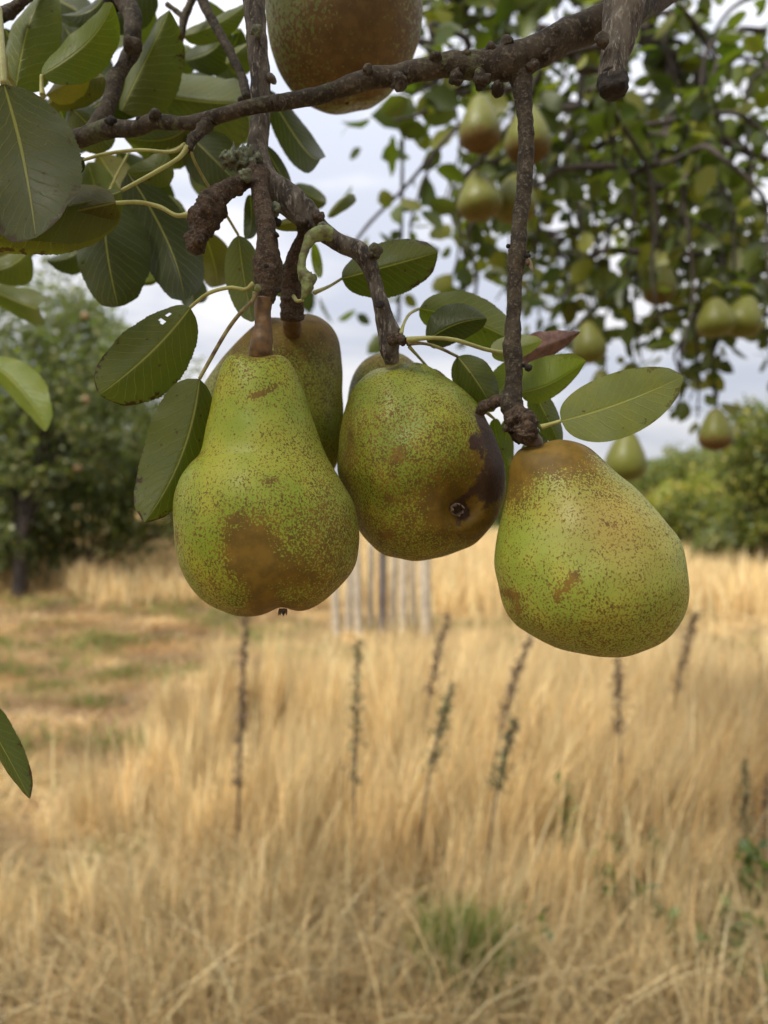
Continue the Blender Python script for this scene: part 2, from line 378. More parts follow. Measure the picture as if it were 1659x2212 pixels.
# far tall grass band
tx, ty = frustum_xy(7600, 10.5, 42, 1., 1.2)
keep = (tx > np.interp(ty, [10, 14, 30], [1.2, .3, -1])+rng.normal(0, .6, len(tx))) | (ty > 11.8+.8*np.sin(tx*2))
tx, ty = tx[keep], ty[keep]; k = 16; n = len(tx)*k
x = np.repeat(tx, k)+rng.normal(0, .12, n); y = np.repeat(ty, k)+rng.normal(0, .12, n)
hh = np.repeat(rng.uniform(.5, .95, len(tx)), k)*np.where(x < -1.5, .7, 1.)
blades('far_dry_grass', x, y, hh*rng.uniform(.6, 1.1, n), rng.uniform(.008, .02, n), rng.uniform(.05, .4, n), rng.uniform(0, 6.3, n),
       straw(n)*np.repeat(rng.uniform(.8, 1.12, (len(tx), 1)), k, axis=0), M['grass'], 'golden dry grass in front of the far bushes')
# short straw everywhere
n = 85000
x, y = frustum_xy(n, 2.0, 13, .3, 1.)
hg = rng.uniform(.05, .22, n)*np.interp(y, [2, 2.8, 5, 13], [1., 1.15, 1., 1.2])
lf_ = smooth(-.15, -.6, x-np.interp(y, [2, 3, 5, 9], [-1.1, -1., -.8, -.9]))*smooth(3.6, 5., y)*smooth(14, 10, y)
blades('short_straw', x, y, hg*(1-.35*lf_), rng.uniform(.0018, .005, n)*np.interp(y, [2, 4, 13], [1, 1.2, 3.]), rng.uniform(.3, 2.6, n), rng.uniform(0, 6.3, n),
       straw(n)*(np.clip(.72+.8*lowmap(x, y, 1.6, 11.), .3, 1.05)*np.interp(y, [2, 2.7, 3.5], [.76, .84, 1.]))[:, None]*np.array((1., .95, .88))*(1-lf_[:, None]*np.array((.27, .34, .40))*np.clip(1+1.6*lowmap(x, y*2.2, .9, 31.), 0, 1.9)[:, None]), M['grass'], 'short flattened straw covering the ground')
# messy foreground stems
n = 9000
x, y = frustum_xy(n, 2.0, 3.2, .3, 1.)
blades('loose_straw', x, y, rng.uniform(.2, .5, n)*(.55+.45*smooth(-1.1, -.5, x)), rng.uniform(.002, .0045, n), rng.uniform(.1, 1.4, n), rng.uniform(0, 6.3, n),
       straw(n)*rng.uniform(.35, .95, (n, 1)), M['grass'], 'loose leaning straw stems nearest the camera')
# green low growth
def greens(n): 
    pal = np.array([(.14, .19, .04), (.19, .23, .06), (.10, .16, .03), (.26, .26, .08)]); return pal[rng.integers(0, 4, n)]*rng.uniform(.8, 1.2, (n, 1))
x, y = frustum_xy(60000, 2.0, 14, .3, 1.)
q = lowmap(x, y, 1.1, 21.)+.13*smooth(5.5, 8, y)*smooth(.5, -1.5, x)+.1*smooth(2.9, 2.3, y); kq = q > rng.uniform(.08, .6, len(x)); x, y = x[kq], y[kq]; n = len(x)
blades('green_ground_cover', x, y, rng.uniform(.05, .2, n), rng.uniform(.003, .007, n)*np.interp(y, [2, 12], [1, 2.5]), rng.uniform(.1, 1.2, n), rng.uniform(0, 6.3, n),
       greens(n), M['grass'], 'patches of short green regrowth among the straw')

# ------------------------------------------------------------------ near leaves
LEAFN = [0]
def leaf_arrays(B, T, wl, wr, fold=1., bend=0., bow=0., cup=.15, pw=.75, ruf=.03, rows=80, cols=8, ser=.022, sharp=.8, seed=0):
    """wl, wr: projected half widths in metres left / right of the base-to-tip direction"""
    A = T-B; L = np.linalg.norm(A); Yv = np.array((0, 1., 0)); Sd = np.cross(A, Yv); Sd /= np.linalg.norm(Sd)
    Nn = np.cross(Sd, A); Nn /= np.linalg.norm(Nn)
    if Nn[1] < 0: Nn = -Nn
    W = max(wl, wr)*1.04
    V, UV = [], []
    ph = seed*1.7
    for i in range(rows+1):
        v = i/rows
        be, te = .44+.25*(pw-.75), .26+.46*sharp
        vm_ = be/(be+te); f = (max(v, 0)**be)*(max(1-v, 0)**te)/((vm_**be)*((1-vm_)**te))
        if v > .93: f = f*(1-.35*((v-.93)/.07))
        mid = B+A*v+Sd*bend*4*v*(1-v)+Nn*bow*4*v*(1-v)
        for j in range(-cols, cols+1):
            u = j/cols; side = wl if u > 0 else wr
            au = abs(u)
            if au > .99: ff = f*(1+ser*(2*((v*46) % 1)-1))
            else: ff = f
            dep = math.sqrt(max(W*W-side*side, 0)); tw_ = .5*math.sin(seed*4.7)
            r = ruf*W*math.sin(v*11+ph+(2. if u > 0 else 0))*au*au+ruf*.6*W*math.sin(v*23+ph*2)*au**3
            p = mid+Sd*(side*u*ff)+Nn*((dep*fold*au+cup*W*au*au+tw_*W*u*(v-.4))*ff+r*min(1, f*2)+.09*L*math.sin(seed*2.9)*max(v-.45, 0)**2*4)
            V.append(p); UV.append((u*.5+.5, v))
    n = 2*cols+1; F = []
    for i in range(rows):
        for j in range(n-1): F.append((i*n+j, i*n+j+1, (i+1)*n+j+1, (i+1)*n+j))
    return np.array(V), F, UV
GREENS = dict(d=(.040, .051, .011), m=(.092, .108, .022), g=(.110, .127, .038), b=(.135, .170, .02), y=(.23, .19, .025), p=(.215, .235, .11), o=(.11, .10, .018))
def leaf(par, base, tip, wl, wr, d=(.37, .37), col='m', petiole=None, prad=3.8, brown=0., mat=None, holes=(), pmat=None, name='leaf', **kw):
    LEAFN[0] += 1
    d0, d1 = d if isinstance(d, tuple) else (d, d); dm = (d0+d1)/2
    B, T = P(*base, d0), P(*tip, d1)
    k2 = {a: kw[a] for a in kw}; ks_ = 1.24 if par.name.startswith('leafy_twig') and LEAFN[0] > 3 and (par.get('first')) else 1.05; wl *= ks_; wr *= ks_; hs_ = (LEAFN[0]*.618) % 1; k2.setdefault('bow', (hs_-.35)*80); k2.setdefault('cup', .12+.3*((LEAFN[0]*.377) % 1)); k2.setdefault('ruf', .05)
    for a in ('bend', 'bow'):
        if a in k2: k2[a] = k2[a]/FPX*dm
    V, F, UV = leaf_arrays(B, T, wl/FPX*dm, wr/FPX*dm, seed=LEAFN[0], **k2)
    if holes:
        keepF = []
        for f in F:
            cu = np.mean([UV[i] for i in f], axis=0)
            if not any(((cu[0]-h[0])/h[2])**2+((cu[1]-h[1])/(h[2]*.7))**2 < 1 for h in holes): keepF.append(f)
        F = keepF
    o = mesh(name, V, F, mat or M['leaf'], par, uv=UV)
    c = GREENS[col] if isinstance(col, str) else col
    jr = 1+.12*math.sin(LEAFN[0]*2.3)
    o.color = (c[0]*jr, c[1]*jr, c[2]*jr, 1); o['brown'] = float(brown)
    if petiole:
        pts = [(base[0], base[1], d0, prad*.9)]+[(q[0], q[1], q[2] if len(q) > 2 else d0, prad) for q in petiole]
        pts[-1] = (*pts[-1][:3], prad*1.5)
        tube('petiole', pts, pmat or M['pet'], o, seg=8, per=8, rough=.05, nscale=300)
    return o
def knob(par, x, y, d, r, mat, name='bud', sx=1., sz=1., rough=.35):
    C = P(x, y, d); R = r/FPX*d; V, F = [], []; a, bn = 14, 20
    for i in range(a+1):
        ph = math.pi*i/a
        for j in range(bn):
            q = 2*math.pi*j/bn; nn = np.array((math.sin(ph)*math.cos(q), math.sin(ph)*math.sin(q), math.cos(ph)))
            k = 1+rough*mnoise.fractal(Vector((C+nn*R)*260), 1., 2., 3)
            V.append(C+nn*R*k*np.array((sx, 1, sz)))
    for i in range(a):
        for j in range(bn): F.append((i*bn+j, i*bn+(j+1) % bn, (i+1)*bn+(j+1) % bn, (i+1)*bn+j))
    return mesh(name, V, F, mat, par)
def branch_root(name, path, mat, label, cat, **kw):
    L = P(*path[0][:3]); r = thing(name, label, cat, L)
    tube('wood', path, mat, r, **kw); return r
BK = dict(seg=22, per=12, rough=.12, nscale=120)

# horizontal branch + right hanging twig (one branch)
H = branch_root('fruit_branch', [(60, 315, .40, 22), (150, 303, .395, 20), (190, 292, .39, 19), (235, 278, .385, 20), (290, 278, .38, 16), (330, 264, .375, 17), (390, 266, .37, 14), (438, 262, .37, 17), (480, 248, .365, 15), (540, 232, .36, 16), (600, 222, .36, 17), (700, 203, .36, 18), (790, 173, .36, 22), (850, 163, .36, 22), (910, 152, .36, 23), (965, 140, .36, 25), (1010, 142, .36, 28), (1060, 140, .36, 35), (1110, 132, .36, 39), (1170, 105, .36, 34), (1230, 75, .365, 34), (1300, 50, .37, 36), (1370, 25, .385, 30), (1470, -40, .42, 30)],
    M['bark_moss'], 'long brown knobbly branch crossing the top, with a twig hanging down at its right', 'branch', **BK)
tube('hanging_twig', [(1118, 140, .36, 30), (1127, 180, .36, 23), (1132, 230, .358, 18), (1137, 300, .356, 17), (1133, 400, .354, 17), (1124, 470, .352, 17), (1119, 530, .35, 18), (1117, 548, .35, 21), (1113, 600, .35, 16), (1109, 680, .35, 16), (1107, 735, .35, 19), (1106, 750, .35, 21), (1110, 790, .35, 18), (1108, 840, .35, 19), (1104, 868, .35, 25), (1112, 895, .35, 24), (1122, 915, .35, 30), (1128, 930, .35, 29), (1140, 948, .35, 22)],
     M['bark'], H, seg=22, per=12, rough=.14, nscale=220)
tube('spur', [(1108, 872, .35, 15), (1080, 866, .352, 14), (1058, 872, .355, 13), (1038, 884, .357, 14), (1030, 882, .357, 8)], M['bark_red'], H, seg=16, per=10, rough=.3, nscale=260, rings=.03, ringn=1.4)
tube('spur', [(1112, 885, .35, 18), (1120, 905, .345, 28), (1132, 922, .343, 31), (1133, 938, .343, 26), (1122, 952, .345, 12)], M['bark_red'], H, seg=20, per=14, rough=.42, nscale=330, rings=.04, ringn=1.1)
knob(H, 1141, 793, .348, 9, M['dark'], 'bud'); knob(H, 1131, 787, .349, 8, M['bark'], 'bud')
knob(H, 1096, 925, .345, 9, M['bark_red'], 'bud', rough=.5); knob(H, 1098, 738, .35, 7, M['bark'], 'bud')
knob(H, 1098, 532, .35, 6, M['dark'], 'bud')
knob(H, 335, 250, .37, 13, M['bark'], 'bud'); knob(H, 300, 258, .375, 7, M['bark'], 'bud')
knob(H, 237, 262, .38, 12, M['dark'], 'bud', rough=.7); knob(H, 520, 215, .36, 6, M['bark'], 'bud')
knob(H, 600, 222, .352, 15, M['bark_moss'], 'bud', rough=.6); knob(H, 795, 152, .355, 11, M['bark_moss'], 'bud', rough=.5)
knob(H, 862, 178, .352, 16, M['bark_moss'], 'bud', rough=.7); knob(H, 942, 122, .355, 11, M['bark'], 'bud', rough=.5)
for q in ((985, 165, 16), (1005, 118, 12), (1040, 172, 18), (1075, 190, 15), (1100, 95, 15), (1060, 108, 14), (1150, 140, 15), (1195, 75, 13), (1180, 120, 12)):
    knob(H, q[0], q[1], .356, q[2], M['bark_moss'], 'bark_knot', rough=.6)
# stubby twig holding leaf stalks below H (left)
tube('spur', [(448, 268, .365, 14), (430, 288, .362, 12), (415, 305, .36, 11), (408, 325, .358, 8)], M['bark'], H, seg=14, per=10, rough=.3, nscale=260)
leaf(H, (262, 412), (-40, 470), 70, 40, (.35, .33), 'm', [(330, 375, .352), (385, 342, .355), (405, 318, .358)], 4.6, fold=.8, cup=.1, pw=.62)
leaf(H, (182, 345), (20, 380), 30, 24, (.37, .38), 'd', [(230, 332, .365), (300, 324, .36), (370, 328, .358), (398, 315, .358)], 3.8)
leaf(H, (362, 327), (268, 368), 34, 36, (.42, .43), 'g', [(380, 322, .40), (398, 312, .37)], 3)
leaf(H, (515, 508), (548, 700), 36, 42, (.40, .40), 'g', [(480, 450, .39), (440, 385, .375), (415, 335, .36), (418, 312, .36)], 3.2, bend=-5)
leaf(H, (1212, 909), (1476, 812), 62, 70, (.345, .325), 'p', [(1190, 916, .345), (1168, 923, .345)], 4.4, pw=.78, sharp=.72, fold=-.3, bend=-8, cup=.12, brown=.5, ser=.004)
leaf(H, (1126, 848), (1262, 782), 62, 26, (.36, .36), 'b', [(1115, 855, .355)], 3.5, pw=.9, sharp=.65, bend=-9, brown=.3, fold=.9)
leaf(H, (1152, 845), (1214, 965), 30, 22, (.39, .39), 'g', [(1130, 830, .37), (1115, 820, .36)], 3)
leaf(H, (1068, 905), (1105, 1012), 18, 12, (.385, .39), 'b', [(1048, 888, .37)], 3, pw=.8)
leaf(H, (1095, 905), (1092, 1110), 20, 16, (.41, .42), 'm', [(1085, 880, .37)], 3)
leaf(H, (1180, 935), (1120, 1000), 20, 20, (.40, .40), 'm', None)

# vertical grey branch
V_ = branch_root('fruit_branch', [(530, -160, .40, 25), (545, -40, .39, 24), (549, 20, .385, 23), (556, 90, .38, 22), (562, 160, .378, 22), (564, 230, .377, 20), (560, 285, .375, 21), (556, 325, .372, 24), (560, 360, .37, 30), (578, 392, .368, 31), (608, 420, .367, 34), (645, 450, .366, 33), (672, 478, .366, 27), (700, 503, .366, 21), (735, 525, .366, 20), (775, 543, .365, 21), (796, 568, .365, 20), (808, 605, .366, 16), (820, 645, .366, 17), (832, 690, .367, 21), (842, 725, .368, 25), (842, 755, .368, 21), (846, 785, .37, 15)],
    M['bark_grey'], 'upright grey branch left of centre that forks into stubby spurs above the pears', 'branch', **BK)
tube('spur', [(563, 375, .362, 22), (560, 400, .358, 19), (567, 440, .354, 20), (573, 480, .351, 21), (577, 520, .349, 23), (577, 560, .348, 30), (579, 600, .348, 31), (577, 625, .348, 25), (571, 650, .348, 20)], M['bark_red'], V_, seg=24, per=14, rough=.12, nscale=200, rings=.015, ringn=.9)
tube('spur', [(555, 372, .362, 20), (525, 393, .358, 17), (500, 408, .355, 19), (478, 420, .353, 22), (460, 440, .352, 32), (443, 470, .351, 33), (432, 500, .35, 26), (424, 525, .35, 24), (414, 545, .35, 12)], M['bark_red'], V_, seg=24, per=14, rough=.4, nscale=190, rings=.02, ringn=1.3)
tube('lichened_stub', [(548, 350, .368, 26), (520, 345, .362, 22), (495, 342, .36, 17), (478, 338, .36, 12)], M['lichen'], V_, seg=24, per=14, rough=.9, nscale=420)
tube('spur', [(672, 485, .372, 20), (655, 510, .375, 14), (640, 545, .378, 16), (632, 580, .38, 21), (629, 625, .383, 23), (630, 660, .385, 24), (631, 690, .388, 24)], M['bark_red'], V_, seg=20, per=12, rough=.2, nscale=260, rings=.015, ringn=1.3)
tube('spur', [(842, 735, .362, 14), (860, 730, .36, 13), (874, 738, .358, 10)], M['bark_red'], V_, seg=14, per=8, rough=.4, nscale=300)
for q in ((592, 455, 14, .36, 'lichen'), (598, 480, 10, .362, 'dark'), (650, 485, 14, .36, 'bark_moss'), (688, 470, 13, .36, 'bark_red'), (576, 575, 7, .337, 'dark'), (600, 625, 6, .34, 'dark'), (598, 508, 6, .345, 'dark'), (808, 545, 14, .36, 'bark_moss'), (552, 68, 12, .372, 'lichen'), (586, 170, 9, .375, 'bark_grey'), (447, 455, 12, .34, 'bark_red'), (820, 660, 9, .36, 'dark'), (430, 520, 12, .345, 'bark_red'), (700, 497, 13, .358, 'lichen'), (530, 380, 13, .352, 'lichen')):
    knob(V_, q[0], q[1], q[3], q[2], M[q[4]], 'bark_knot', rough=.8)
knob(V_, 557, 622, .338, 8.5, M['curl'], 'bud', rough=.15)
# curled dead leaf at the fork
tube('curled_leaf', [(715, 505, .352, 15), (695, 503, .35, 17), (672, 515, .349, 13), (657, 545, .348, 9), (652, 570, .348, 8), (655, 590, .348, 12), (668, 603, .348, 17), (680, 600, .35, 8)], M['curl'], V_, seg=18, per=12, rough=.3, nscale=200)
tube('curled_leaf', [(660, 590, .347, 10), (664, 615, .347, 14), (658, 635, .347, 8), (652, 645, .347, 3)], M['curl'], V_, seg=16, per=10, rough=.3, nscale=200)
tube('petiole', [(655, 648, .348, 4), (642, 650, .35, 4), (634, 640, .355, 4.5)], M['pet'], V_, seg=8)
leaf(V_, (411, 664), (212, 848), 64, 80, (.355, .34), 'm', [(440, 640, .35), (465, 628, .347), (500, 621, .345), (530, 625, .345), (548, 612, .345)], 4.2, brown=1., pw=.82, sharp=.62, holes=((.22, .13, .022), (.2, .20, .022), (.27, .21, .026)), cup=.1)
leaf(V_, (431, 818), (315, 1130), 40, 92, (.35, .335), 'm', [(455, 775, .348), (490, 715, .345), (520, 675, .343), (545, 650, .342), (552, 632, .342)], 4.6, brown=1., bend=20, fold=.7, pw=.7, sharp=.72, cup=.12, pmat=M['pet_dark'])
leaf(V_, (738, 602), (946, 545), 62, 42, (.385, .38), 'm', [(712, 618, .38), (680, 632, .37)], 3.4, brown=.9, bend=-8, pw=.8, sharp=.6)
leaf(V_, (905, 667), (1120, 742), 66, 30, (.40, .395), 'g', [(885, 678, .385), (872, 700, .37), (866, 722, .362)], 3.4, pw=.7, sharp=.7, brown=.3, bend=18)
leaf(V_, (922, 738), (1052, 690), 52, 24, (.385, .38), 'd', None, pw=.75, bend=12, sharp=.6, brown=.2)
leaf(V_, (1108, 765), (1262, 712), 38, 26, (.385, .40), (.17, .105, .08), [(1050, 755, .37), (985, 735, .362), (930, 730, .358), (878, 734, .358)], 4.6, mat=M['dead'], pw=.9, ruf=.2, cup=.3)
leaf(V_, (1062, 762), (1170, 738), 32, 18, (.38, .38), 'p', None, pw=.75)
leaf(V_, (988, 770), (1068, 885), 46, 34, (.38, .375), 'm', [(950, 752, .37), (915, 742, .362), (880, 742, .358)], 3.6, pw=.7, pmat=M['pet_dark'], brown=.5)
leaf(V_, (1125, 775), (1070, 865), 22, 34, (.395, .39), 'b', None, pw=.8, brown=.4)
leaf(V_, (930, 800), (1010, 900), 20, 20, (.40, .41), 'd', [(905, 772, .385), (885, 750, .36)], 3.)
leaf(V_, (576, 192), (698, 362), 36, 34, (.50, .48), 'd', None, pw=.72, sharp=.75)
leaf(V_, (572, 315), (625, 402), 18, 16, (.46, .46), 'd', None)
leaf(V_, (695, 475), (590, 492), 14, 16, (.42, .42), 'o', None)
leaf(V_, (540, 420), (532, 515), 14, 18, (.44, .44), 'd', None)
leaf(V_, (635, 400), (705, 440), 24, 16, (.6, .6), 'd', None, brown=1.)
leaf(V_, (765, 420), (708, 470), 18, 12, (.62, .6), 'm', None)
leaf(V_, (678, 525), (690, 600), 10, 12, (.55, .55), 'b', None)
leaf(V_, (600, 640), (612, 570), 20, 12, (.43, .43), 'm', None)

# cut stub at top right
ST = branch_root('branch_stub', [(1385, -160, .37, 50), (1358, -60, .35, 48), (1349, 0, .342, 44), (1342, 50, .34, 40), (1334, 95, .338, 34), (1327, 130, .337, 30), (1322, 160, .336, 29), (1322, 178, .336, 31)], M['bark_grey'],
    'thick sawn branch stub with a blackened end pointing down at top right', 'branch', **BK)
tube('cut_end', [(1322, 168, .336, 32), (1323, 185, .335, 33), (1325, 200, .335, 30), (1325, 207, .335, 20)], M['dark'], ST, seg=22, per=8, rough=.25, nscale=220)
knob(ST, 1300, 90, .33, 14, M['bark_moss'], 'bark_knot', rough=.6)
# upper-left twig
U = branch_root('leafy_twig', [(225, -90, .44, 22), (262, -10, .43, 22), (284, 30, .425, 20), (287, 70, .42, 18), (284, 108, .42, 18), (268, 140, .415, 15), (250, 172, .41, 17), (240, 212, .405, 16), (222, 250, .40, 17), (196, 290, .395, 18)], M['bark'],
    'dark jointed twig at top left carrying a cluster of broad leaves', 'branch', **BK)
U['first'] = 1
knob(U, 287, 98, .41, 19, M['bark'], 'bark_knot', rough=.3); knob(U, 240, 8, .43, 16, M['dark'], 'bark_knot', rough=.7)
leaf(U, (8, 182), (64, 498), 98, 100, (.33, .315), (.082, .092, .038), [(6, 140, .335), (2, 90, .345), (-8, 20, .36)], 8, fold=.15, pw=.8, sharp=.55, bend=-4, cup=.12, brown=.7)
leaf(U, (250, 438), (-70, 520), 36, 66, (.345, .345), 'o', [(300, 437, .348), (345, 447, .35), (380, 465, .35), (410, 463, .35)], 4.8, pw=.72, sharp=.7, brown=1., bend=-12)
leaf(U, (34, 190), (100, -50), 48, 48, (.42, .42), 'm', [(15, 160, .41), (8, 120, .41)], 5, pw=.7)
leaf(U, (90, 162), (256, 20), 42, 38, (.40, .39), 'b', [(90, 185, .40), (92, 205, .40)], 4.5, pw=.75, sharp=.65, bend=14)
leaf(U, (100, 205), (185, 150), 24, 26, (.43, .43), 'y', [(85, 215, .43)], 3.5)
leaf(U, (225, 165), (110, 235), 30, 30, (.45, .45), 'o', None)
leaf(U, (190, 240), (305, 105), 44, 40, (.46, .45), 'd', None, pw=.7)
leaf(U, (262, 240), (372, 30), 48, 58, (.45, .44), 'm', None, brown=1., pw=.75)
leaf(U, (268, 183), (524, 214), 78, 30, (.47, .45), 'g', None, pw=.75, sharp=.65, brown=.3, bend=5)
leaf(U, (395, 78), (540, 8), 22, 20, (.50, .48), 'm', None)
leaf(U, (490, 140), (560, 90), 24, 30, (.52, .52), 'm', None)
leaf(U, (230, -20), (130, 30), 30, 26, (.47, .47), 'd', None)
leaf(U, (330, -30), (180, 60), 40, 30, (.50, .50), 'd', None)
leaf(U, (410, 268), (262, 290), 24, 50, (.46, .46), 'm', None, pw=.7)
leaf(U, (275, 372), (408, 660), 46, 56, (.44, .43), 'd', None, pw=.62, sharp=.7, bend=14)
leaf(U, (222, 420), (246, 652), 64, 66, (.43, .42), 'd', None, pw=.8, sharp=.55, holes=((.1, .55, .02),))
leaf(U, (312, 440), (318, 616), 44, 34, (.48, .48), 'b', None, pw=.9)
leaf(U, (370, 480), (300, 612), 30, 30, (.50, .50), 'm', None)
leaf(U, (398, 285), (520, 408), 50, 44, (.47, .46), 'd', None, pw=.7)
leaf(U, (440, 185), (500, 325), 36, 40, (.50, .50), 'm', None)
leaf(U, (350, 190), (420, 260), 36, 36, (.53, .53), 'd', None)
leaf(U, (440, 500), (468, 618), 34, 32, (.50, .50), 'o', None)
leaf(U, (360, 470), (430, 610), 40, 36, (.52, .52), 'd', None)
leaf(U, (150, 230), (240, 320), 36, 40, (.45, .45), 'm', None)
leaf(U, (125, 230), (150, 330), 30, 36, (.50, .50), 'd', None)
leaf(U, (140, 60), (230, 190), 38, 40, (.52, .52), 'd', None)
leaf(U, (330, 60), (240, 150), 40, 30, (.54, .54), 'm', None)
leaf(U, (10, 60), (60, 200), 40, 50, (.50, .50), 'd', None)
leaf(U, (300, 290), (390, 350), 24, 30, (.52, .52), 'm', None)
for (a, c_, w_, co_, dd_) in (((520, 60), (440, 150), 34, 'd', .57), ((470, 200), (530, 300), 34, 'm', .57), ((420, 150), (340, 100), 40, 'm', .57), ((250, 330), (330, 400), 38, 'd', .57), ((470, 330), (520, 400), 22, 'o', .58), ((440, 0), (500, 60), 26, 'm', .57), ((350, 380), (300, 460), 34, 'd', .57), ((120, 0), (200, 50), 34, 'd', .57), ((60, 20), (150, 120), 40, 'd', .53), ((180, 20), (260, 110), 40, 'm', .55), ((300, 150), (400, 230), 44, 'm', .55), ((400, 130), (500, 60), 34, 'd', .54), ((330, 250), (440, 330), 44, 'd', .55), ((110, 300), (60, 420), 50, 'd', .50), ((210, 330), (280, 440), 36, 'o', .54), ((420, 330), (480, 440), 36, 'm', .56), ((190, 520), (100, 560), 26, 'd', .55), ((300, 520), (345, 610), 34, 'b', .55), ((380, 560), (412, 655), 28, 'd', .54), ((250, 60), (330, 10), 36, 'm', .56), ((380, 200), (470, 190), 40, 'd', .56), ((120, 130), (60, 60), 34, 'm', .56), ((20, 250), (110, 260), 50, 'd', .52)):
    leaf(U, a, c_, w_, w_*.9, (dd_, dd_-.01), co_, None)
for (a, c_) in (((348, 420), (395, 560)), ((60, 540), (-40, 590)), ((190, 350), (230, 480))):
    leaf(U, a, c_, 32, 32, (.52, .52), 'm', None)
tube('side_twig', [(428, -60, .46, 12), (438, 0, .45, 12), (462, 50, .445, 10), (488, 95, .44, 10), (508, 135, .435, 10), (524, 170, .43, 10), (534, 215, .42, 11)], M['bark'], U, seg=14, per=10, rough=.2, nscale=260)
tube('side_twig', [(430, -40, .49, 8), (415, 0, .49, 8), (398, 40, .49, 9), (391, 85, .49, 7)], M['bark'], U, seg=12, per=8, rough=.2, nscale=260)
tube('side_twig', [(360, 8, .49, 5), (378, 22, .49, 6), (398, 38, .49, 7)], M['bark'], U, seg=12, per=8, rough=.3, nscale=260)
tube('side_twig', [(-60, 40, .40, 16), (-10, 35, .40, 16), (20, 25, .41, 14), (50, 0, .41, 12), (90, -40, .42, 12)], M['bark'], U, seg=14, per=8, rough=.2, nscale=260)
tube('stalk', [(390, 330, .50, 2.5), (300, 315, .5, 2.5), (262, 360, .5, 2.2), (210, 470, .5, 2.)], M['pet'], U, seg=8)
# blurred leaves at the left edge
LF = thing('leafy_twig', 'out of focus leafy twig reaching in from the left edge below the big leaves', 'branch', P(-160, 600, .62))
tube('wood', [(-160, 600, .62, 9), (-110, 640, .62, 8), (-70, 720, .62, 7), (-50, 780, .62, 5)], M['bark'], LF)
leaf(LF, (-40, 618), (94, 668), 36, 30, (.60, .58), 'm', [(-80, 640, .61)], pw=.8, sharp=.6)
leaf(LF, (-35, 775), (84, 918), 46, 34, (.60, .57), 'b', [(-50, 760, .61)], pw=.75, sharp=.65, bend=14)
leaf(LF, (-60, 545), (86, 548), 26, 30, (.55, .55), 'o', [(-110, 560, .6)], pw=.8)
BL = thing('leafy_twig', 'single sharp green leaf with a brown tip entering at the lower left edge', 'branch', P(-120, 1480, .33))
tube('wood', [(-120, 1400, .33, 8), (-110, 1450, .33, 7), (-95, 1500, .33, 5)], M['bark'], BL)
leaf(BL, (-80, 1490), (52, 1733), 30, 30, (.33, .325), 'm', [(-80, 1510, .33)], pw=.75, bend=-4, brown=.8)

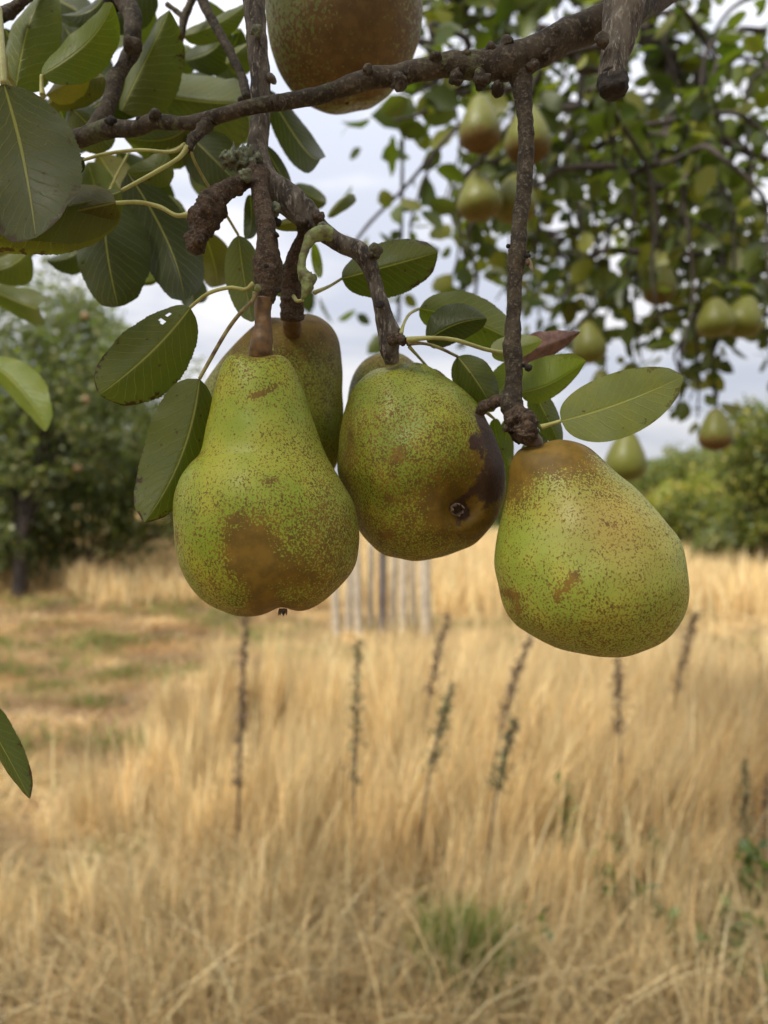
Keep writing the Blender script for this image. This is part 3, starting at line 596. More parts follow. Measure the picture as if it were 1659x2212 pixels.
# ------------------------------------------------------------------ near pears
def outline_dense(pts):
    p = np.array(pts, float); n = len(p); out = []
    for i in range(n):
        p0, p1, p2, p3 = p[i-1], p[i], p[(i+1) % n], p[(i+2) % n]
        for t in np.linspace(0, 1, 16, endpoint=False):
            out.append(.5*((2*p1)+(-p0+p2)*t+(2*p0-5*p1+4*p2-p3)*t*t+(-p0+3*p1-3*p2+p3)*t**3))
    return np.array(out)
def g2(X, Y, cx, cy, rx, ry, rot=0.):
    c, s = math.cos(rot), math.sin(rot); a = (X-cx)*c+(Y-cy)*s; b = -(X-cx)*s+(Y-cy)*c
    return np.exp(-((a/rx)**2+(b/ry)**2))
def pear(name, label, pts, ax, d, mat, paint, tilt=0., ky=.97, nr=170, ns=200, dimples=(), calyx=None, stem=None, group=None, lump=.0006, cup=None):
    """outline in picture units at the fruit's own distance; body gets full depth"""
    o = outline_dense(pts); a = np.array(ax, float); a /= np.linalg.norm(a); bb = np.array((-a[1], a[0]))
    ta, tb = o@a, o@bb; t0, t1 = ta.min(), ta.max()
    ss = (1-np.cos(np.linspace(0, math.pi, nr)))/2; ss[0] = .0004; ss[-1] = .9996
    V = np.zeros((nr, ns, 3)); IX = np.zeros((nr, ns)); IY = np.zeros((nr, ns)); FR = np.zeros((nr, ns)); th = np.linspace(0, 2*math.pi, ns, endpoint=False)
    lo = np.zeros(nr); hi = np.zeros(nr); tt = t0+(t1-t0)*ss
    n = len(o)
    for i, t in enumerate(tt):
        s1 = ta-t; s2 = np.roll(s1, -1); k = np.where(s1*s2 <= 0)[0]
        xs_ = [tb[q]+(tb[(q+1) % n]-tb[q])*(s1[q]/(s1[q]-s2[q]+1e-12)) for q in k]
        lo[i], hi[i] = min(xs_), max(xs_)
    for i, t in enumerate(tt):
        c, r = (lo[i]+hi[i])/2, (hi[i]-lo[i])/2
        ix = a[0]*t+bb[0]*(c+r*np.cos(th)); iy = a[1]*t+bb[1]*(c+r*np.cos(th))
        dep = d+(-np.sin(th)*r*ky)/FPX*d+tilt*(t-(t0+t1)/2)/FPX*d
        V[i, :, 0] = (ix-W0/2)/FPX*d; V[i, :, 1] = dep; V[i, :, 2] = CAMZ+(H0/2-iy)/FPX*d
        IX[i], IY[i], FR[i] = ix, iy, np.sin(th)
    C = V.reshape(-1, 3).mean(0); V = V.reshape(-1, 3); IX, IY, FR = IX.ravel(), IY.ravel(), FR.ravel()
    nrm = V-C; nrm /= np.linalg.norm(nrm, axis=1)[:, None]
    ln = np.array([mnoise.fractal(Vector(v*38), 1., 2., 2) for v in V]); V = V+nrm*(ln*lump*1.6)[:, None]
    front = (FR > 0)
    for (cx, cy, R, h, dr) in dimples:      # dr: direction of the pit
        dd = np.hypot(IX-cx, IY-cy); m_ = np.exp(-(dd/R)**2)
        if dr == 'front': m_ = m_*front; dv = np.array((0, 1., 0))
        else: dv = np.array(dr, float)
        V = V+(m_*h)[:, None]*dv
    F = []
    idx = np.arange(nr*ns).reshape(nr, ns)
    Q = np.stack([idx[:-1], np.roll(idx, -1, 1)[:-1], np.roll(idx, -1, 1)[1:], idx[1:]], -1).reshape(-1, 4)
    r = thing(name, label, 'pear', C, group)
    at = {k_: np.zeros(len(V)) for k_ in ('rus', 'dark', 'yel', 'blush', 'pale')}
    paint(IX, IY, front, at)
    for k_ in at: at[k_] = np.clip(at[k_], -1, 1.3)
    tx_ = mesh('flesh', V, Q, mat, r, attrs=at)
    if stem: tube('stem', stem, M['stem'], r, seg=18, per=10, rough=.12, nscale=240)
    if calyx:
        cx, cy, cd, R, dirv = calyx; Cc = P(cx, cy, cd); Rm = R/FPX*cd; dv = np.array(dirv, float); dv /= np.linalg.norm(dv)
        e1 = np.cross(dv, (0, 1, .3)); e1 /= np.linalg.norm(e1); e2 = np.cross(dv, e1)
        Vc, Fc = [], []
        for k_ in range(7):
            q = 2*math.pi*k_/7+.3; rad = e1*math.cos(q)+e2*math.sin(q); tan = -e1*math.sin(q)+e2*math.cos(q); b0 = len(Vc); le = Rm*(1.+.35*math.sin(k_*3.1))
            for s_, wd_ in ((0, .38), (.5, .3), (1., .04)):
                p_ = Cc+rad*Rm*(.45+.35*s_-.25*s_*s_)+dv*le*s_
                Vc += [p_-tan*Rm*wd_, p_+tan*Rm*wd_, p_+tan*Rm*wd_*.7+rad*Rm*.14, p_-tan*Rm*wd_*.7+rad*Rm*.14]
            for s_ in range(2):
                for e_ in range(4):
                    Fc.append((b0+s_*4+e_, b0+s_*4+(e_+1) % 4, b0+s_*4+4+(e_+1) % 4, b0+s_*4+4+e_))
            Fc.append((b0+8, b0+9, b0+10, b0+11))
        mesh('calyx', Vc, Fc, M['calyx'], r, smooth=False)
    return r

def p1(X, Y, f, a):
    a['rus'] += .27+.12*smooth(1000, 1250, Y)+.10*smooth(560, 760, X)*smooth(960, 1250, Y)
    a['rus'] += f*(.60*np.clip(1.5*g2(X, Y, 570, 1175, 42, 50), 0, 1)+.36*np.clip(1.25*g2(X, Y, 635, 1222, 56, 27, .2), 0, 1)+.12*g2(X, Y, 700, 1130, 50, 70))
    a['rus'] += .5*g2(X, Y, 612, 1320, 75, 30)+.45*g2(X, Y, 567, 762, 62, 22)+f*(.5*g2(X, Y, 590, 1270, 28, 50))
    a['rus'] += f*(.55*g2(X, Y, 590, 858, 22, 7, -.5)+.5*g2(X, Y, 566, 868, 20, 5, -.1)+.4*g2(X, Y, 446, 990, 20, 8, -.6)+.4*g2(X, Y, 407, 1155, 8, 16)+.5*g2(X, Y, 610, 1045, 14, 8)+.4*g2(X, Y, 545, 1120, 18, 7))
    a['rus'] -= f*(.2*g2(X, Y, 520, 950, 90, 90)+.1*g2(X, Y, 460, 1180, 60, 100))
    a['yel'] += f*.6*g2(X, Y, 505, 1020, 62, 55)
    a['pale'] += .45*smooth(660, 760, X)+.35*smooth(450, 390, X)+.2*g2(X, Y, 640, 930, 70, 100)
pear('pear', 'large front green pear with a brown russet patch on its belly, hanging left', [(567, 764), (600, 767), (627, 784), (655, 846), (677, 912), (701, 979), (731, 1032), (762, 1085), (773, 1140), (771, 1195), (761, 1230), (738, 1264), (703, 1296), (660, 1318), (618, 1326), (575, 1329), (525, 1329), (485, 1315), (450, 1296), (417, 1264), (398, 1230), (387, 1195), (380, 1131), (382, 1081), (394, 1035), (415, 1004), (436, 979), (452, 912), (464, 846), (483, 784), (510, 768), (540, 764)],
     (0, 1), .35, M['pear'], p1, dimples=((566, 766, 34, -.0028, (0, 0, 1)), (612, 1322, 30, .0035, (0, .25, 1)), (645, 1270, 40, .0018, 'front')), calyx=(611, 1315, .332, 14, (0, -.25, -1)),
     stem=[(571, 645, .348, 21), (568, 675, .348, 18), (569, 700, .348, 18), (566, 722, .348, 22), (565, 745, .348, 24), (564, 768, .35, 26), (565, 785, .35, 22)])
def p2(X, Y, f, a):
    a['rus'] += .40+.10*smooth(900, 1150, Y)-.12*g2(X, Y, 880, 830, 110, 70)
    a['rus'] += f*(.42*g2(X, Y, 955, 1085, 48, 52)+.42*g2(X, Y, 1015, 1115, 70, 46)+.35*g2(X, Y, 1040, 1020, 50, 60)+.5*g2(X, Y, 858, 995, 10, 16, .5)+.3*g2(X, Y, 838, 1080, 14, 8)+.4*g2(X, Y, 835, 1150, 14, 8))
    a['rus'] += .3*g2(X, Y, 760, 970, 14, 60)
    a['dark'] += f*(1.0*g2(X, Y, 1062, 975, 36, 75, -.15)+.85*g2(X, Y, 1010, 968, 16, 20)+.9*g2(X, Y, 1045, 1060, 34, 40)+1.1*g2(X, Y, 982, 1098, 26, 17, .6)+.5*g2(X, Y, 1000, 1070, 26, 10, -.7)+.75*g2(X, Y, 1035, 905, 18, 30)+.5*g2(X, Y, 985, 1140, 14, 30))
    a['dark'] += f*(.45*g2(X, Y, 858, 995, 5, 9, .5))
    a['pale'] += .3*g2(X, Y, 950, 840, 100, 40)
pear('pear', 'middle green pear tipped towards the camera with a dark rotten bruise on its right side', [(850, 785), (890, 786), (925, 795), (965, 822), (1008, 855), (1040, 892), (1068, 940), (1085, 1000), (1091, 1050), (1082, 1100), (1058, 1140), (1020, 1175), (965, 1200), (910, 1210), (860, 1204), (815, 1182), (780, 1145), (752, 1090), (737, 1040), (732, 985), (735, 930), (745, 880), (765, 838), (800, 805)],
     (.22, 1), .385, M['pear_b'], p2, dimples=((984, 1100, 26, .008, 'front'), (1000, 1080, 50, .006, 'front'), (984, 1100, 85, .006, 'front'), (846, 788, 25, -.002, (0, 0, 1))), calyx=(984, 1099, .3525, 20, (.3, -1, -.2)), lump=.0012)
def p3(X, Y, f, a):
    a['rus'] += .21+.15*smooth(1180, 1400, Y)
    a['rus'] += .75*np.clip(1.5*g2(X, Y, 1165, 955, 115, 58, -.1), 0, 1)+.6*g2(X, Y, 1105, 1020, 38, 85)+.25*g2(X, Y, 1230, 1020, 90, 40, .5)
    a['rus'] += f*(.6*g2(X, Y, 1192, 1240, 9, 26, .6)+.5*g2(X, Y, 1170, 1265, 9, 14, .5)+.6*g2(X, Y, 1092, 1275, 14, 10)+.4*g2(X, Y, 1105, 1300, 8, 20)+.3*g2(X, Y, 1270, 1130, 14, 8))
    a['rus'] -= f*.12*g2(X, Y, 1140, 1130, 60, 80)
    a['blush'] += f*(.6*g2(X, Y, 1260, 1110, 110, 90)+.35*g2(X, Y, 1330, 1200, 90, 80))
    a['pale'] += .55*smooth(0, 50, (X-1420)+(1150-Y)*.9)*.8+.2  # lit upper right edge painted into the skin as paler colour
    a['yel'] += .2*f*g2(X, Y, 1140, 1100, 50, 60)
pear('pear', 'green pear hanging on the right, brown russet shoulder and fine freckles', [(1158, 950), (1195, 947), (1232, 951), (1270, 967), (1303, 996), (1332, 1026), (1367, 1059), (1401, 1093), (1434, 1133), (1460, 1172), (1474, 1228), (1473, 1300), (1450, 1357), (1410, 1393), (1355, 1415), (1290, 1419), (1220, 1404), (1160, 1381), (1112, 1350), (1085, 1308), (1068, 1240), (1073, 1180), (1089, 1110), (1098, 1050), (1102, 1000), (1120, 968)],
     (.33, 1), .35, M['pear'], p3, dimples=((1156, 952, 22, -.002, (0, 0, 1)),), stem=[(1138, 938, .349, 18), (1148, 948, .35, 17), (1156, 958, .35, 18), (1166, 975, .35, 14)], lump=.0008, ky=.95)
def p4(X, Y, f, a):
    a['rus'] += .38+.5*smooth(850, 700, Y)
pear('pear', 'shaded brown shouldered pear tucked behind the front left pear', [(600, 686), (632, 678), (655, 674), (690, 684), (722, 715), (736, 760), (741, 850), (738, 950), (724, 1008), (690, 1060), (630, 1100), (560, 1120), (490, 1095), (440, 1050), (414, 1005), (408, 965), (418, 905), (442, 842), (488, 772), (540, 718), (570, 697)],
     (-.3, 1), .43, M['pear_b'], p4, dimples=((630, 690, 34, -.003, (0, 0, 1)),), stem=[(630, 655, .387, 22), (630, 680, .392, 22), (631, 705, .40, 20), (632, 730, .41, 15)])
pear('pear', 'brown topped pear almost hidden behind the middle pear', [(775, 792), (800, 770), (845, 764), (880, 772), (925, 815), (990, 900), (1010, 990), (985, 1080), (920, 1120), (840, 1100), (775, 1030), (748, 950), (748, 880), (756, 830)],
     (.25, 1), .455, M['pear_b'], p4, stem=[(845, 740, .385, 16), (847, 755, .41, 15), (848, 775, .43, 14)])
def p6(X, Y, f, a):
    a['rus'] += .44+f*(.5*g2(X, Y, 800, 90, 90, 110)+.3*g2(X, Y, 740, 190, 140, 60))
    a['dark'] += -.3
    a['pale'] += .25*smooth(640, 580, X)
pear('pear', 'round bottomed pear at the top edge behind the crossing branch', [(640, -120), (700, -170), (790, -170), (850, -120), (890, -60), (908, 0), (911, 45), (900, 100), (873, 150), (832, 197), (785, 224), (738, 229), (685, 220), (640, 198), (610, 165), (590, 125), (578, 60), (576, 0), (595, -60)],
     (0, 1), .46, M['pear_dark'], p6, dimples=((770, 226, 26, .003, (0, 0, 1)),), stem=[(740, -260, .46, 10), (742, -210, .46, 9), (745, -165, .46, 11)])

# fly on the hanging twig
fl = thing('fly', 'small dark fly with clear wings resting on the hanging twig', 'insect', P(1136, 560, .35))
knob(fl, 1141, 553, .347, 5.5, M['dark'], 'thorax', rough=.1); knob(fl, 1140, 566, .347, 5, M['calyx'], 'abdomen', sz=1.7, rough=.1); knob(fl, 1141, 544, .347, 3.6, M['bark_red'], 'head', rough=.1)
wm = plain('fly_wing', (.22, .17, .12), .3, (.14, .11, .08), 500.)
for s_ in (0, 3):
    V, F, UV = leaf_arrays(P(1142, 556, .346), P(1149+s_, 584, .347), 4/FPX*.35, 4/FPX*.35, rows=10, cols=2, ser=0)
    mesh('wing', V, F, wm, fl)

# ------------------------------------------------------------------ distant foliage
def leafcards(C, D, size, wid, cols, simple=False):
    """C centres (n,3) leaf bases, D unit directions, size lengths; returns V,[F],cols"""
    n = len(C); R = rng.normal(size=(n, 3)); Sd = np.cross(D, R); Sd /= np.linalg.norm(Sd, axis=1)[:, None]+1e-9
    Nn = np.cross(D, Sd); size = size[:, None]; w_ = (wid*size[:, 0])[:, None]
    cv = rng.uniform(-.25, .35, (n, 1))*size; fo = rng.uniform(.0, .45, (n, 1))*w_
    def pt(v, u, lift): return C+D*size*v+Sd*w_*u+Nn*(fo*abs(u)-cv*4*v*(v-1)*.35+lift*0)
    if simple:
        Vs = np.stack([pt(0, 0, 0), pt(.4, 1, 0), pt(1, 0, 0), pt(.4, -1, 0)], 1); F = np.array([[0, 1, 2, 3]]); m_ = 4
        Fs = [(np.arange(n)[:, None, None]*m_+F[None]).reshape(-1, 4)]
    else:
        Vs = np.stack([pt(0, 0, 0), pt(.14, .6, 0), pt(.4, 1, 0), pt(.75, .72, 0), pt(1, 0, 0), pt(.75, -.72, 0), pt(.4, -1, 0), pt(.14, -.6, 0), pt(.4, 0, 0), pt(.75, 0, 0)], 1); m_ = 10
        q = np.array([[0, 1, 2, 8], [8, 2, 3, 9], [0, 8, 6, 7], [8, 9, 5, 6]]); t_ = np.array([[9, 3, 4], [9, 4, 5]]); b_ = np.arange(n)[:, None, None]*m_
        Fs = [(b_+q[None]).reshape(-1, 4), (b_+t_[None]).reshape(-1, 3)]
    return Vs.reshape(-1, 3), Fs, np.repeat(cols, m_, axis=0)
def crowncols(n, pal):
    pal = np.array(pal); return pal[rng.integers(0, len(pal), n)]*rng.uniform(.75, 1.25, (n, 1))
PALR = [(.065, .085, .02), (.085, .11, .026), (.045, .065, .018), (.14, .15, .03), (.08, .095, .032)]
PALY = [(.17, .20, .05), (.20, .21, .06), (.12, .16, .045), (.24, .22, .06)]
PALD = [(.11, .14, .07), (.14, .17, .08), (.09, .12, .06), (.18, .19, .095)]

# --- pear tree behind, right
RT = thing('pear_tree', 'neighbouring pear tree with drooping leafy branches filling the upper right, out of focus', 'tree', (2.6, 3.4, 0))
tube('trunk', [(2.6, 3.4, -.05, .16), (2.58, 3.4, .6, .13), (2.52, 3.38, 1.3, .12), (2.45, 3.35, 2.0, .11), (2.35, 3.3, 2.8, .09), (2.2, 3.2, 3.6, .07), (1.9, 3.1, 4.3, .045)], M['far_bark'], RT, px=False, rough=.2, nscale=8, seg=16)
limbs = [
 [(1480, -260, 2.6, 20), (1440, -120, 2.5, 20), (1410, 0, 2.4, 20), (1393, 88, 2.35, 18)],
 [(1380, 60, 2.35, 16), (1410, 100, 2.35, 18), (1450, 127, 2.35, 19), (1502, 131, 2.35, 17), (1512, 165, 2.35, 15), (1522, 225, 2.35, 13)],
 [(1450, 127, 2.35, 17), (1446, 200, 2.35, 14), (1440, 300, 2.33, 12), (1415, 335, 2.3, 10), (1380, 400, 2.3, 6)],
 [(1455, 131, 2.4, 9), (1502, 245, 2.4, 9), (1568, 306, 2.45, 9), (1670, 350, 2.5, 9)],
 [(1537, 230, 2.5, 12), (1540, 300, 2.5, 12), (1546, 394, 2.5, 11), (1555, 525, 2.5, 11), (1566, 640, 2.5, 7)],
 [(1240, 100, 2.1, 8), (1257, 175, 2.1, 7), (1240, 263, 2.1, 6), (1200, 350, 2.1, 5), (1182, 420, 2.1, 4), (1150, 540, 2.1, 3)],
 [(1300, 150, 2.8, 9), (1350, 260, 2.8, 8), (1390, 320, 2.8, 8), (1400, 420, 2.8, 7), (1330, 480, 2.8, 5), (1270, 560, 2.8, 4)],
 [(1150, 140, 1.75, 7), (1075, 215, 1.75, 6), (1000, 265, 1.75, 5), (935, 335, 1.75, 5), (870, 410, 1.75, 4), (800, 480, 1.75, 4), (755, 540, 1.75, 3)],
 [(1120, 190, 1.6, 6), (1040, 195, 1.6, 6), (960, 215, 1.6, 5), (900, 250, 1.6, 4), (850, 260, 1.6, 3)],
 [(935, 340, 1.75, 4), (905, 420, 1.75, 3), (888, 480, 1.75, 3), (886, 540, 1.75, 2)],
 [(870, 300, 1.9, 4), (868, 420, 1.9, 4), (866, 560, 1.9, 4), (860, 700, 1.9, 4)],
 [(1450, 520, 3., 6), (1400, 560, 3., 6), (1330, 620, 3., 5), (1250, 700, 3., 5), (1190, 760, 3., 5)],
 [(1180, -60, 2.2, 9), (1060, -20, 2.2, 8), (980, 10, 2.2, 7), (900, 30, 2.2, 4)],
 [(1160, 60, 2.2, 10), (1240, 70, 2.2, 10), (1330, 40, 2.2, 9), (1460, -40, 2.3, 9)],
 [(1660, 640, 2.4, 8), (1600, 660, 2.4, 8), (1540, 760, 2.3, 5), (1548, 880, 2.3, 4)],
]
twigs = []
for l in limbs:
    w_ = pp(l); twigs.append((w_, .8)); 
# drooping twigs
def droop(px, py, d, L, sw):
    p0 = P(px, py, d); a = rng.uniform(0, 6.28); out = []
    for i in range(7):
        s_ = i/6; out.append((p0[0]+math.cos(a)*sw*math.sin(s_*1.7)+.03*math.sin(i*2.1+a), p0[1]+math.sin(a)*sw*math.sin(s_*1.6)+.03*math.cos(i*1.7+a), p0[2]+.06*math.sin(s_*3.1)-L*s_**1.6, .0085*(1-.7*s_)))
    return out
for (xa, xb_, ya, yb, da, db, La, Lb, cnt) in ((1160, 1700, -80, 160, 1.6, 2.9, .3, .9, 36), (1150, 1500, 180, 420, 1.8, 3.3, .3, .75, 28), (1350, 1700, 250, 560, 1.8, 3.2, .3, .6, 23), (1180, 1400, 0, 300, 2.0, 3.0, .1, .3, 8), (920, 1180, -90, -10, 1.8, 2.6, .1, .26, 22), (880, 1080, 130, 200, 1.6, 2.0, .06, .14, 5), (1180, 1560, 480, 640, 2.2, 3.6, .1, .3, 16), (1480, 1660, 560, 720, 2.2, 2.8, .15, .38, 10)):
    for _ in range(cnt):
        x_ = rng.uniform(xa, xb_); y_ = rng.uniform(ya, yb)
        if x_ > 1520 and y_ < 190 and x_ < 1640: continue
        d_ = rng.uniform(da, db); L_ = rng.uniform(La, Lb)
        ymax = 760 if x_ < 1490 else 930
        L_ = min(L_, max(.05, (ymax-40-y_)/FPX*d_))
        twigs.append((droop(x_, y_, d_, L_, rng.uniform(.1, .5)), 1.))
parts = []
for w_, k_ in twigs: parts.append(tube_arrays(w_, seg=7, per=4, rough=.15, nscale=25))
for q in parts[:len(limbs)]: mesh('limb', *q, M['far_bark'], RT)
Vb, Fb = join(parts[len(limbs):]); tag(mesh('twig', Vb, Fb, M['far_bark'], RT), kind='stuff')
Cs, Ds, Sz = [], [], []
for w_, k_ in twigs:
    c_ = catmull(np.array(w_), 8)[:, :3]; seglen = np.linalg.norm(np.diff(c_, axis=0), axis=1); cum = np.concatenate([[0], np.cumsum(seglen)])
    tot = cum[-1]; nn = max(2, int(tot/.068))
    for s_ in np.linspace(.06*tot, tot, nn)+rng.normal(0, .01, nn):
        p_ = np.array([np.interp(s_, cum, c_[:, q]) for q in range(3)])
        for _ in range(rng.integers(1, 5)):
            dv = rng.normal(size=3); dv[2] = dv[2]*.6-.55; dv /= np.linalg.norm(dv)
            Cs.append(p_+dv*rng.uniform(.01, .035)); Ds.append(dv); Sz.append(rng.uniform(.036, .082))
# explicit leaves over the pale sky
for (x_, y_, x2, y2, d_) in ((900, 235, 800, 250, 1.6), (800, 255, 735, 262, 1.6), (770, 262, 735, 300, 1.6), (860, 270, 925, 290, 1.6), (905, 240, 990, 250, 1.6), (780, 320, 755, 345, 1.75), (850, 290, 845, 385, 1.7), (860, 300, 870, 370, 1.7), (960, 380, 990, 420, 1.6), (1060, 530, 1085, 590, 1.9), (1085, 540, 1110, 560, 1.9), (1030, 520, 1075, 525, 1.9), (730, 690, 770, 670, 1.9), (770, 680, 800, 700, 1.9), (850, 560, 880, 600, 1.9), (860, 610, 830, 640, 1.9), (690, 640, 720, 700, 1.9), (655, 610, 670, 680, 1.8), (870, 130, 940, 170, 1.8), (920, 60, 980, 30, 1.9), (915, 20, 960, 70, 1.9), (1610, 190, 1625, 215, 2.2), (1500, 40, 1535, 25, 2.2), (1620, 110, 1659, 90, 2.2), (1640, 60, 1670, 40, 2.2), (1640, 120, 1680, 140, 2.2), (760, 400, 730, 440, 1.9), (1000, 700, 960, 740, 2.), (1010, 620, 1050, 600, 2.), (1130, 640, 1180, 650, 2.)):
    a_, b_ = P(x_, y_, d_), P(x2, y2, d_+.02); v_ = b_-a_; L_ = np.linalg.norm(v_); Cs.append(a_); Ds.append(v_/L_); Sz.append(L_)
Cs, Ds, Sz = np.array(Cs), np.array(Ds), np.array(Sz); 
V, F, c_ = leafcards(Cs, Ds, Sz, .32, crowncols(len(Cs), PALR))
tag(mesh('crown', V, F, M['crown'], RT, cols=c_), kind='stuff')

# --- near tree's trunk and canopy, out of view, added to shade the fruit
NT = thing('pear_tree', 'unseen near pear tree over the camera, its canopy added to shade the pears', 'tree', (-1.3, -1.2, 0))
tube('trunk', [(-1.3, -1.2, -.05, .15), (-1.28, -1.2, .8, .12), (-1.2, -1.1, 1.7, .11), (-1.1, -.9, 2.4, .08), (-.8, -.3, 3.0, .05)], M['far_bark'], NT, px=False, rough=.2, nscale=8, seg=16)
tube('limb', [(-1.1, -.9, 2.3, .06), (-.5, -.2, 2.5, .05), (.1, .3, 2.45, .04), (.5, .45, 2.2, .02)], M['far_bark'], NT, px=False, rough=.2, nscale=12)
tube('limb', [(-1.2, -1.1, 1.7, .06), (-.7, -.3, 2.1, .04), (-.25, .2, 2.15, .02), (-.17, .36, 1.93, .006)], M['far_bark'], NT, px=False, rough=.2, nscale=12)
n_ = 5200; cl = np.stack([rng.uniform(-2.0, 1.7, 190), rng.uniform(-1.6, .95, 190), rng.uniform(0, 1, 190)], -1)
q = cl[rng.integers(0, 190, n_)]+rng.normal(size=(n_, 3))*np.array((.11, .11, .0))
zlo = np.maximum(1.95, 1.5+.72*np.maximum(q[:, 1], 0)+.27); q[:, 2] = zlo+np.abs(q[:, 2])*.9+rng.uniform(0, .15, n_)
D = rng.normal(size=(n_, 3)); D[:, 2] -= .5; D /= np.linalg.norm(D, axis=1)[:, None]
V, F, c_ = leafcards(q, D, rng.uniform(.05, .09, n_), .3, crowncols(n_, PALR)); mesh('crown', V, F, M['crown'], NT, cols=c_)

# --- generic pear for the background fruit
PROF = [(0, .08), (.02, .24), (.06, .38), (.12, .48), (.22, .61), (.34, .76), (.46, .89), (.58, .98), (.68, 1.), (.78, .97), (.87, .84), (.94, .64), (.985, .35), (1., .06)]
def far_pear(px, py, d, hpx, label, lean=0., red=0., wide=.80, group='out of focus pears hanging in the tree behind', mat=None):
    C = P(px, py, d); h = hpx/FPX*d; R = h*wide/2; ns_, nr_ = 28, 36; V = []
    ts = np.linspace(0, 1, nr_); prof = np.interp(ts, [q[0] for q in PROF], [q[1] for q in PROF]); prof[2:-2] = (prof[:-4]+prof[1:-3]+prof[2:-2]+prof[3:-1]+prof[4:])/5
    for i, t_ in enumerate(ts):
        for j in range(ns_):
            a_ = 2*math.pi*j/ns_; zz = h*(.5-t_); xx = R*prof[i]*math.cos(a_)
            V.append((C[0]+xx*math.cos(lean)-zz*math.sin(lean), C[1]+R*prof[i]*math.sin(a_), C[2]+zz*math.cos(lean)+xx*math.sin(lean)))
    idx = np.arange(nr_*ns_).reshape(nr_, ns_); Q = np.stack([idx[:-1], np.roll(idx, -1, 1)[:-1], np.roll(idx, -1, 1)[1:], idx[1:]], -1).reshape(-1, 4)
    V = np.array(V); t_ = np.repeat(ts, ns_)
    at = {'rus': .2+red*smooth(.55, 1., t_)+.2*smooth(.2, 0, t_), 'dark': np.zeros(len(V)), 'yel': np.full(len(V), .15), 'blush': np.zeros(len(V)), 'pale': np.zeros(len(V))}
    r = thing('pear', label, 'pear', C, group); mesh('flesh', V, Q, mat or M['pear_far'], r, attrs=at)
    top = np.array((C[0]-math.sin(lean)*h*.48, C[1], C[2]+math.cos(lean)*h*.48))
    tube('stem', [(*top, .0022), (*(top+(0.002, 0, .012)), .0016), (*(top+(.006, .003, .03)), .0018), (*(top+(.01, .004, .05)), .0025)], M['far_bark'], r, px=False, seg=8, per=5)
    return r
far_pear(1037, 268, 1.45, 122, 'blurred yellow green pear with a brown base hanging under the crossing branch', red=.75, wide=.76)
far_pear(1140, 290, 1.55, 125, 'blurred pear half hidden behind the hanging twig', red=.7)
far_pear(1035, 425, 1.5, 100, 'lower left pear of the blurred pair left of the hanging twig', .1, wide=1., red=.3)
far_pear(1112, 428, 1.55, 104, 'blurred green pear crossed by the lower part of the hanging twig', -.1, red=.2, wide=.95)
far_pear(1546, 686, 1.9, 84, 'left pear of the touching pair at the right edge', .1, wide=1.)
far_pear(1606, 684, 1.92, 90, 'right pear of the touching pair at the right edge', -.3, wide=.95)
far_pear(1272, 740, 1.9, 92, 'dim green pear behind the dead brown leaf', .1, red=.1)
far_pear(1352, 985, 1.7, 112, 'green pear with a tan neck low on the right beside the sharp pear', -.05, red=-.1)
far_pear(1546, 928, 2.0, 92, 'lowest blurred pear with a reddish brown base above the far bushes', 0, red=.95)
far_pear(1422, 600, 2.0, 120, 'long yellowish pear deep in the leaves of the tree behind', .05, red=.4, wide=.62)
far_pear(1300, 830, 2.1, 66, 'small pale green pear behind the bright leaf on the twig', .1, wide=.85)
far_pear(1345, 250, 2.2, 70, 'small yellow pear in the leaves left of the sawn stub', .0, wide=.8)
far_pear(1240, 350, 2.4, 76, 'pale pear among leaves right of the hanging twig', .1, wide=.8)

